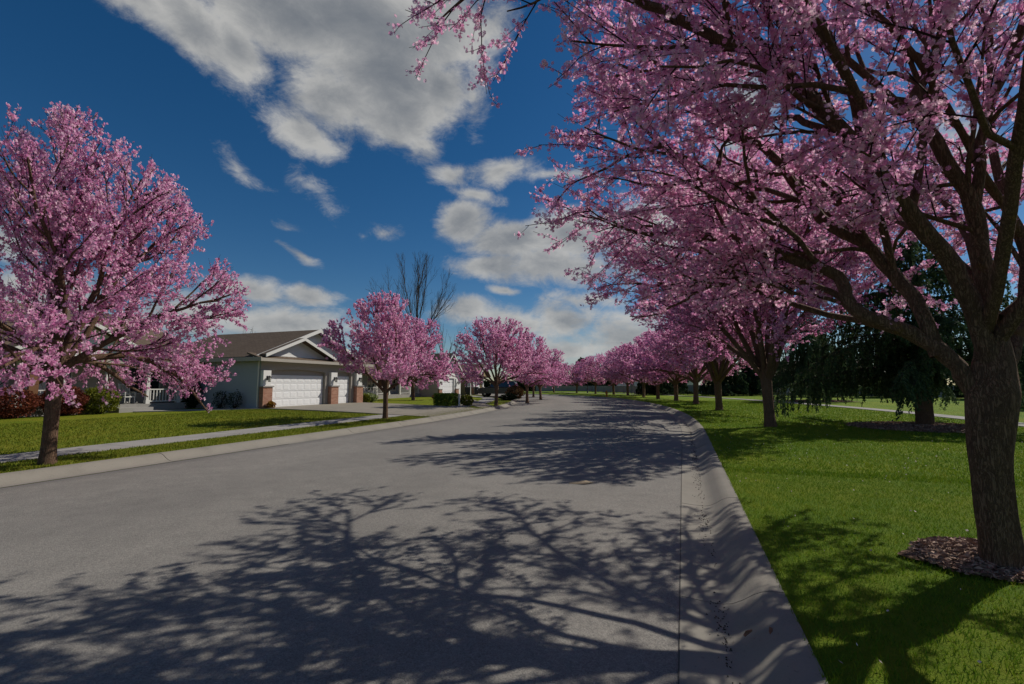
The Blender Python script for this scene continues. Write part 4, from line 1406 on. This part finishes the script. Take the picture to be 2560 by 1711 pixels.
# --- shrubs and hedges
def shrub(name, x, y, z, r, h, n, size, m, label, cat='bush', group=None, box=None, seed=1, rz=0):
    rng = np.random.default_rng(seed)
    root = empty(name, (x, y, z), rz, label, cat, group)
    if box:
        fx = rng.integers(0, 5, n)
        q = rng.uniform(-1, 1, (n, 3))
        q[fx == 0, 0] = -1; q[fx == 1, 0] = 1; q[fx == 2, 1] = -1; q[fx == 3, 1] = 1; q[fx == 4, 2] = 1
        q *= rng.uniform(.86, 1.03, (n, 1))
        P = q * np.array([box[0] / 2, box[1] / 2, box[2] / 2]); P[:, 2] += box[2] / 2
        P += rng.normal(size=P.shape) * .02
    else:
        d = rng.normal(size=(n, 3)); d /= np.linalg.norm(d, axis=1)[:, None]
        lump = 1 + .12 * np.sin(d[:, 0] * 5 + seed) * np.sin(d[:, 1] * 6 + 2 * seed) + .1 * np.sin(d[:, 2] * 7 + d[:, 0] * 4 + seed)
        rr = lump * rng.uniform(.35, 1.0, n) ** .35
        P = d * rr[:, None] * np.array([r, r, h * .52]); P[:, 2] += h * .5
        P = P[P[:, 2] > .02]
    me = quads_at(rng, P, size, 1.4, 'crown', m)
    c = link(bpy.data.objects.new('crown', me), root); c['kind'] = 'stuff'
    st = Tubes()
    bx_ = box[0] / 2 if box else r
    for i in range(9):
        a = i * 2.4
        e = np.array([math.cos(a) * bx_ * .7, math.sin(a) * (box[1] / 2 if box else r) * .7, (box[2] if box else h) * .8])
        st.add(np.array([[e[0] * .15, e[1] * .15, -.05], e * .5, e]), np.array([.02, .014, .006]), 5)
    link(bpy.data.objects.new('stems', st.mesh('stems', 'twig')), root)
    return root
def at_house(h, u, v):
    p = house_frame_pt(h, u, v); return p.x, p.y
for u, v, r, h, m, lab, sd in [
        (-5.9, 4.2, .78, 1.35, 'leaf_lime', 'rounded yellow-green bush by the porch steps', 3),
        (-7.35, 4.3, .95, 1.45, 'leaf_red', 'dark red bush between the yellow-green bush and the left blossom trunk', 4),
        (-9.3, 4.3, .95, 1.4, 'leaf_red', 'dark red bush just left of the left blossom trunk', 5),
        (-10.9, 4.3, 1.0, 1.5, 'leaf_red', 'dark red bush at the far left edge of the picture', 6)]:
    x, y = at_house(hA, u, v)
    shrub('rounded_bush', x, y, ZL, r, h, 5200, .033, m, lab, 'bush', 'bushes in front of the porch', seed=sd)
x, y = at_house(hA, -.62, 5.0); shrub('dark_bush', x, y, ZL, .5, 1.75, 4200, .035, 'leaf_dark', 'dark upright evergreen bush against the grey garage side wall', 'bush', seed=8)
x, y = at_house(hA, .28, -.62); shrub('orange_bush', x, y, ZL + .03, .24, .46, 900, .028, 'leaf_orange', 'small orange-yellow plant at the foot of the left brick pier', 'plant', seed=9)
x, y = at_house(hA, 9.75, -.25); shrub('lime_bush', x, y, ZL, .33, .72, 1200, .035, 'leaf_lime', 'small yellow-green bush right of the last brick pier', 'bush', seed=10)
for i, (u, v) in enumerate([(-.45, 2.7), (-.5, 1.4)]):
    x, y = at_house(hA, u, v); shrub('thin_shrub', x, y, ZL, .4, 1.1, 500, .03, 'leaf_dark', ['sparse dark shrub by the garage side wall, nearer the bush', 'sparse dark shrub by the garage side wall, nearer the brick pier'][i], 'bush', 'sparse shrubs along the garage side wall', seed=12 + i)
x, y = at_house(hA, 11.4, .8); shrub('pale_plant', x, y, ZL, .75, .75, 1500, .06, 'leaf_pale', 'pale leafy plant with white blooms in front of the grey porch', 'plant', seed=15)
shrub('clipped_hedge', -4.55, 32.2, ZL, 0, 0, 4200, .035, 'leaf_green', 'clipped box-shaped green hedge beside the white post', 'hedge', box=(1.75, .9, .85), seed=16, rz=R(60))
MB().box(-.05, .05, -.05, .05, 0, .78).box(-.07, .07, -.07, .07, .78, .82).obj('marker_post', 'trim_white', None)
mp = bpy.context.scene.objects['marker_post']; mp.location = (-3.62, 31.8, ZL); tag(mp, 'short white post at the end of the clipped hedge', 'post')
shrub('green_bush', -3.2, 32.6, ZL, .5, .75, 1500, .04, 'leaf_lime', 'loose green bush right of the white post', 'bush', seed=17)
shrub('straw_shrub', .3, 46.5, ZL, .95, 1.35, 2500, .05, 'leaf_straw', 'straw-coloured shrub behind the parked car', 'bush', seed=18)
shrub('low_bush', -.35, 43.4, ZL, .8, .6, 1500, .05, 'leaf_dark', 'low dark bush below the straw-coloured shrub', 'bush', seed=19)
for i, (x, y, lab) in enumerate([(-7.4, 46.0, 'low brownish bush in the bed right of the porch tree'), (-6.5, 47.0, 'low reddish bush in the bed before the white garage gable')]):
    shrub('low_shrub', x, y, ZL, .55, .5, 900, .05, ['leaf_straw', 'leaf_red'][i], lab, 'bush', seed=20 + i)
for i, (x, y, L) in enumerate([(2, 100, 30), (27, 98, 24)]):
    shrub('far_hedge', x, y, 0, 0, 0, 26000, .16, 'leaf_dark', ['long dark hedge behind the far blossom trees, left of the conifer top', 'long dark hedge beyond the bend behind the fence'][i], 'hedge', 'far hedges', box=(L, 1.6, 2.2), seed=30 + i)

# --- mulch rings with loose chips
def mulch(x, y, rx, ry, rot, seed, nchips, cs):
    rng = np.random.default_rng(seed)
    n = 40
    V = [(x, y, ZL + .055 + float(lawn_z(x, y)))]
    for i in range(n):
        a = 2 * PI * i / n
        k = 1 + .16 * math.sin(a * 3 + seed) + .1 * math.sin(a * 5 + 2 * seed) + .06 * math.sin(a * 11 + seed)
        px = rx * k * math.cos(a); py = ry * k * math.sin(a)
        X = x + px * math.cos(rot) - py * math.sin(rot); Y = y + px * math.sin(rot) + py * math.cos(rot)
        V.append((X, Y, ZL + float(lawn_z(X, Y)) + .004))
    me = bpy.data.meshes.new('mulch_bed')
    me.from_pydata(V, [], [(0, 1 + i, 1 + (i + 1) % n) for i in range(n)])
    me.materials.append(MATS['mulch']); me.update()
    struct('mulch_bed', me)
    q = rng.random((nchips, 2)); a = q[:, 0] * 2 * PI; r = np.sqrt(q[:, 1]) * 1.04
    px = rx * r * np.cos(a); py = ry * r * np.sin(a)
    P = np.stack([x + px * math.cos(rot) - py * math.sin(rot), y + px * math.sin(rot) + py * math.cos(rot), np.zeros(nchips)], 1)
    P[:, 2] = ZL + .012 + lawn_z(P[:, 0], P[:, 1]) + .05 * np.clip(1 - r, 0, 1) + rng.uniform(0, .015, nchips)
    ax = rng.normal(size=(nchips, 3)); ax[:, 2] *= .25
    me = quads_at(rng, P, cs, 2.2, 'wood_chips', 'chip', ax, .05)
    o = link(bpy.data.objects.new('wood_chips', me)); tag(o, 'loose brown bark chips on the mulch ring ' + ('under the nearest tree' if seed == 1 else 'under the weeping cedar' if seed == 2 else 'under the farther cedar'), 'mulch', kind='stuff')
mulch(4.02, 4.1, .56, .42, .5, 1, 3200, .014)
mulch(14.6, 16.5, 2.4, 1.9, .2, 2, 6000, .03)
mulch(26.5, 41.0, 3.2, 2.4, .1, 3, 1500, .05)

# ------------------------------------------------------------------ park fence and far houses
def fence(name, pts, h, label, m):
    root = empty(name, (pts[0][0], pts[0][1], 0), 0, label, 'fence')
    o0 = Vector((pts[0][0], pts[0][1], 0))
    for (x0, y0), (x1, y1) in zip(pts[:-1], pts[1:]):
        a = Vector((x0, y0, 0)); b = Vector((x1, y1, 0)); d = b - a; L = d.length; d.normalize()
        n = max(1, int(L / 2.4)); ang = math.atan2(d.y, d.x)
        pm = MB().box(.06, L / n - .06, -.02, .02, .08, h).mesh('fence_panel', m)
        qm = MB().box(-.065, .065, -.065, .065, -.35, h + .08).mesh('fence_post', m)
        rm = MB().box(.06, L / n - .06, -.045, .045, h - .02, h + .05).mesh('fence_rail', m)
        for i in range(n):
            p = a + d * (L * i / n) - o0 + Vector((0, 0, .1))
            for nm, me in (('fence_panel', pm), ('fence_post', qm), ('fence_rail', rm)):
                o = bpy.data.objects.new(nm, me); o.location = p; o.rotation_euler = (0, 0, ang); link(o, root)
    return root
fence('park_fence', [(20.5, 72.5), (29, 64), (40, 56), (52, 45)], 1.35, 'pale park fence running behind the lawn under the conifers', 'fence_white')
fence('grey_fence', [(5, 96), (16, 92), (20.3, 73.5)], 1.15, 'long grey fence on the outside of the bend behind the far blossom trees', 'fence_grey')

def far_house(x, y, rz, L, D, hw, ha, wm, rm, label):
    h = empty('far_house', (x, y, 0), rz, label, 'house')
    m = MB(); wall_boards(m, (0, 0), (L, 0), 0, hw, .3); wall_boards(m, (0, D), (0, 0), 0, hw, .3, gable=(.5, ha)); wall_boards(m, (L, 0), (L, D), 0, hw, .3, gable=(.5, ha)); wall_boards(m, (L, D), (0, D), 0, hw, .3)
    m.obj('house_wall', wm, h)
    slope_roof(h, [(-.4, -.4, hw - .1), (L + .4, -.4, hw - .1), (L + .4, D / 2, ha + .1), (-.4, D / 2, ha + .1)], rm)
    slope_roof(h, [(-.4, D / 2, ha + .1), (L + .4, D / 2, ha + .1), (L + .4, D + .4, hw - .1), (-.4, D + .4, hw - .1)], rm)
    for i in range(3):
        window(h, L * (.15 + .3 * i), L * (.15 + .3 * i) + 1.2, -.015, 1.0, 2.2, 1)
far_house(20, 88, R(-35), 14, 9, 2.8, 5.0, 'siding_white', 'roof_tan', 'white house behind the dark conifers beyond the bend')
far_house(38, 74, R(-40), 15, 9, 2.8, 5.2, 'siding_beige', 'roof_brown', 'beige house behind the pale park fence')
far_house(58, 56, R(-50), 15, 9, 2.8, 5.2, 'siding_grey', 'roof_brown', 'grey house at the far right behind the cedars')

# ------------------------------------------------------------------ vehicle, street furniture, small things
def suv(x, y, rz, label):
    root = empty('parked_car', (x, y, ZL + .05), rz, label, 'car')
    prof = [(-2.3, .42), (-2.32, .75), (-2.25, 1.0), (-1.0, 1.1), (1.0, 1.1), (2.15, 1.12), (2.35, .95), (2.36, .5), (2.2, .38), (-2.15, .36)]
    V = []
    ys = [(-.93, .9), (-.90, 1.0), (.90, 1.0), (.93, .9)]
    n = len(prof)
    def loft(mb, secs):
        m = len(secs[0]); vs = [p for s in secs for p in s]; fs = []
        for i in range(len(secs) - 1):
            for j in range(m):
                k = (j + 1) % m
                fs.append((i * m + j, i * m + k, (i + 1) * m + k, (i + 1) * m + j))
        fs.append(tuple(range(m))[::-1]); fs.append(tuple((len(secs) - 1) * m + j for j in range(m)))
        mb.add(vs, fs)
    b = MB()
    loft(b, [[(px * (1 if abs(yy) < .8 else .985), yy, pz) for px, pz in prof] for yy in (-.93, -.86, .86, .93)])
    cab = [(-1.15, 1.09), (-.45, 1.68), (-.2, 1.74), (1.75, 1.74), (2.0, 1.68), (2.22, 1.1)]
    loft(b, [[(px, yy * (1 - .16 * (pz - 1.09)), pz) for px, pz in cab] for yy in (-.86, .86)])
    b.obj('body', 'car_paint', root, bevel=.05)
    def quad(nm, pts, m='glass'):
        MB().add(pts, [(0, 1, 2, 3)]).obj(nm, m, root)
    for sd in (-1, 1):
        f = lambda px, pz: (px, sd * (.868 * (1 - .16 * (pz - 1.09)) + .006), pz)
        for a0, a1, b0, b1 in ((-.95, -.42, .1, .1), (.18, .18, 1.1, 1.1), (1.18, 1.18, 2.0, 1.85)):
            quad('side_window', [f(a0, 1.15), f(b0, 1.15), f(b1, 1.62), f(a1, 1.62)])
        for wx in (-1.42, 1.38):
            o = bpy.data.objects.new('wheel', None); o.location = (wx, sd * .8, .36); o.rotation_euler = (PI / 2, 0, 0); link(o, root)
            MB().lathe([(.22, -.12), (.33, -.12), (.365, -.08), (.365, .08), (.33, .12), (.22, .12)], n=20).obj('tyre', 'tyre', o)
            MB().lathe([(.05, -.125), (.22, -.115), (.22, .115), (.05, .125)], n=14).obj('rim', 'rim', o)
        MB().box(-2.34, -2.2, sd * .78 - .13, sd * .78 + .13, .78, .93).obj('headlight', 'lens_clear', root)
        MB().box(2.27, 2.385, sd * .8 - .09, sd * .8 + .09, .8, 1.1).obj('tail_light', 'lens_red', root)
        MB().box(-.95, -.8, sd * 1.0 - .1, sd * 1.0 + .06, 1.1, 1.24).obj('mirror', 'car_paint', root)
    quad('windscreen', [(-1.12, -.82, 1.14), (-1.12, .82, 1.14), (-.5, .78, 1.66), (-.5, -.78, 1.66)])
    quad('rear_window', [(2.225, .8, 1.16), (2.225, -.8, 1.16), (2.03, -.75, 1.64), (2.03, .75, 1.64)])
    MB().box(-2.37, -2.28, -.86, .86, .4, .62).obj('bumper', 'dark_metal', root)
suv(-1.55, 53.5, R(-10), 'dark parked car in the driveway before the olive house')

# hydrant
x, y = 11.7, 57.2
hy = empty('fire_hydrant', (x, y, ZL), 0, 'small orange-yellow fire hydrant on the grass by the bend', 'hydrant')
MB().lathe([(.14, 0), (.14, .05), (.1, .06), (.1, .5), (.13, .52), (.13, .56), (.1, .6), (.06, .68), (.03, .7), (.03, .75)]).obj('barrel', 'hydrant_paint', hy)
for a in (0, PI / 2, PI):
    MB().tube((.08 * math.cos(a), .08 * math.sin(a), .42), (.19 * math.cos(a), .19 * math.sin(a), .42), .055).obj('nozzle', 'hydrant_paint', hy)
# lamp post
lp = empty('lamp_post', (12.9, 79.0, ZL), 0, 'thin dark street lamp post among the far blossom trees', 'lamp post')
MB().lathe([(.12, 0), (.12, .3), (.06, .35), (.045, 4.9)], n=10).obj('pole', 'dark_metal', lp)
m_ = MB(); pts_ = [(0, 0, 4.85), (-.1, 0, 5.2), (-.45, 0, 5.4), (-.9, 0, 5.42)]
for a, b in zip(pts_[:-1], pts_[1:]): m_.tube(a, b, .035)
m_.obj('arm', 'dark_metal', lp)
MB().box(-1.45, -.85, -.12, .12, 5.36, 5.46).obj('lamp_head', 'dark_metal', lp)
# waste bins by the olive house
for i, (u, v) in enumerate([(-.55, -.5), (1.4, -1.1)]):
    p = house_frame_pt(hC, u, v)
    w_ = empty('wheeled_bin', (p.x, p.y, ZL + .03), .3, ['black wheeled bin at the corner of the olive house', 'black wheeled bin on the porch side beside the white column'][i], 'bin')
    MB().add([(-.24, -.26, .06), (.24, -.26, .06), (.24, .26, .06), (-.24, .26, .06), (-.3, -.33, 1.0), (.3, -.33, 1.0), (.3, .33, 1.0), (-.3, .33, 1.0)], [(0, 3, 2, 1), (4, 5, 6, 7), (0, 1, 5, 4), (1, 2, 6, 5), (2, 3, 7, 6), (3, 0, 4, 7)]).obj('tub', 'bin_plastic', w_)
    MB().box(-.32, .32, -.35, .37, 1.0, 1.08).obj('lid', 'bin_plastic', w_)
    for sx in (-.25, .25):
        MB().tube((sx - .03, .28, .1), (sx + .03, .28, .1), .1, n=10).obj('wheel', 'tyre', w_)
# scrap of cardboard, bark bits
cb = MB().slab([(-.2, -.06, .012), (.05, -.1, .02), (.22, .02, .015), (.1, .1, .03), (-.15, .06, .012)], .004).obj('cardboard_scrap', 'cardboard')
cb.location = (1.12, 7.7, .030); tag(cb, 'flattened tan cardboard scrap lying on the road between two tree shadows', 'litter')
for i, (x, y, rz) in enumerate([(1.47, 3.02, .4), (1.62, 3.03, 1.2)]):
    o = MB().slab([(-.035, -.008, .006), (.03, -.012, .012), (.045, .004, .006), (0, .012, .014), (-.03, .008, .006)], .004).obj('bark_bit', 'wood_door')
    s_ = near_s(x, y)
    o.location = (x, y, .1); o.rotation_euler = (0, -.3, rz); tag(o, ['longer brown bark bit lying on the right kerb', 'shorter brown bark bit on the right kerb, nearer the grass'][i], 'bark', 'bark bits on the kerb')

# ------------------------------------------------------------------ loose stuff: grass blades, petals, grit
rng = np.random.default_rng(99)
def scatter(n, s0, s1, o0, o1, sbias=1.0):
    s = s0 + (s1 - s0) * rng.random(n) ** sbias; o = o0 + (o1 - o0) * rng.random(n)
    x, y = road(s, o)
    return np.stack([x, y, ZL + lawn_zr(x, y, np.abs(o) - (KB_R if o0 > 0 else -KB_L))], 1)
def blades(P, h, wd):
    n = len(P)
    a = rng.random(n) * 2 * PI
    side = np.stack([np.cos(a), np.sin(a), np.zeros(n)], 1) * wd[:, None] * .5
    b = rng.random(n) * 2 * PI; ln = rng.uniform(.2, .9, n) * h
    tip = np.stack([np.cos(b) * ln, np.sin(b) * ln, h], 1)
    V = np.stack([P - side, P + side, P + tip], 1).reshape(-1, 3)
    return V
sets = []
for (n, s0, s1, o0, o1, hh_, ww_, sb) in [
        (150000, 1.0, 9.5, KB_R - .014, 6.5, .034, .0055, 1.3), (90000, 9, 20, KB_R - .014, 11.3, .042, .012, 1.2), (45000, 20, 45, KB_R + .01, 11.3, .05, .028, 1.2),
        (30000, 3, 30, KB_L - .01, -12.44, .045, .014, 1.0), (50000, 4, 24, -13.77, -24, .05, .02, 1.0)]:
    P = scatter(n, s0, s1, o0, o1, sb)
    if o0 > 0:
        dx = P[:, 0] - 4.02; dy = P[:, 1] - 4.1
        P = P[(dx ** 2 + dy ** 2) > .2 * rng.uniform(.35, 1.2, len(P))]
        P = P[((P[:, 0] - 14.6) ** 2 + (P[:, 1] - 16.5) ** 2) > 4.2]
    n = len(P)
    sets.append(blades(P, hh_ * rng.uniform(.5, 1.25, n), ww_ * rng.uniform(.7, 1.3, n)))
for k_, (grp, gm, lab) in enumerate([(sets[:3], 'grass_blade', 'short mown bright green grass blades on the right lawn'), (sets[3:], 'grass_blade_dry', 'short olive green grass blades on the left lawn and verge')]):
    V = np.concatenate(grp)
    o = link(bpy.data.objects.new('grass_blades', mesh_np('grass_blades', V, np.arange(len(V)).reshape(-1, 3), gm)))
    tag(o, lab, 'grass', kind='stuff')
P = np.concatenate([scatter(260, 1, 14, KB_R + .1, 7, 1.2), scatter(160, 12, 30, KB_R + .1, 10)])
P[:, 2] += .04
o = link(bpy.data.objects.new('fallen_petals', quads_at(rng, P, .0095, 1.3, 'fallen_petals', 'petal', np.tile([[1., 0, 0]], (len(P), 1)), .8)))
tag(o, 'pale fallen petals scattered on the right lawn', 'petals', kind='stuff')
# grit along the gutter
n = 2600
s = rng.uniform(1.2, 22, n) ** 1.0
cl = np.sin(s * 2.3) + np.sin(s * 5.1 + 1) + rng.normal(size=n) * .9
keep = cl > -.1
s = s[keep]; n = len(s)
of = .30 + rng.normal(size=n) * .055
x, y = road(s, of)
P = np.stack([x, y, np.full(n, -.006)], 1)
me = quads_at(rng, P, .0065, 1.6, 'gutter_grit', 'grit')
o = link(bpy.data.objects.new('gutter_grit', me)); tag(o, 'dark grit and leaf crumbs lying along the right gutter', 'debris', kind='stuff')
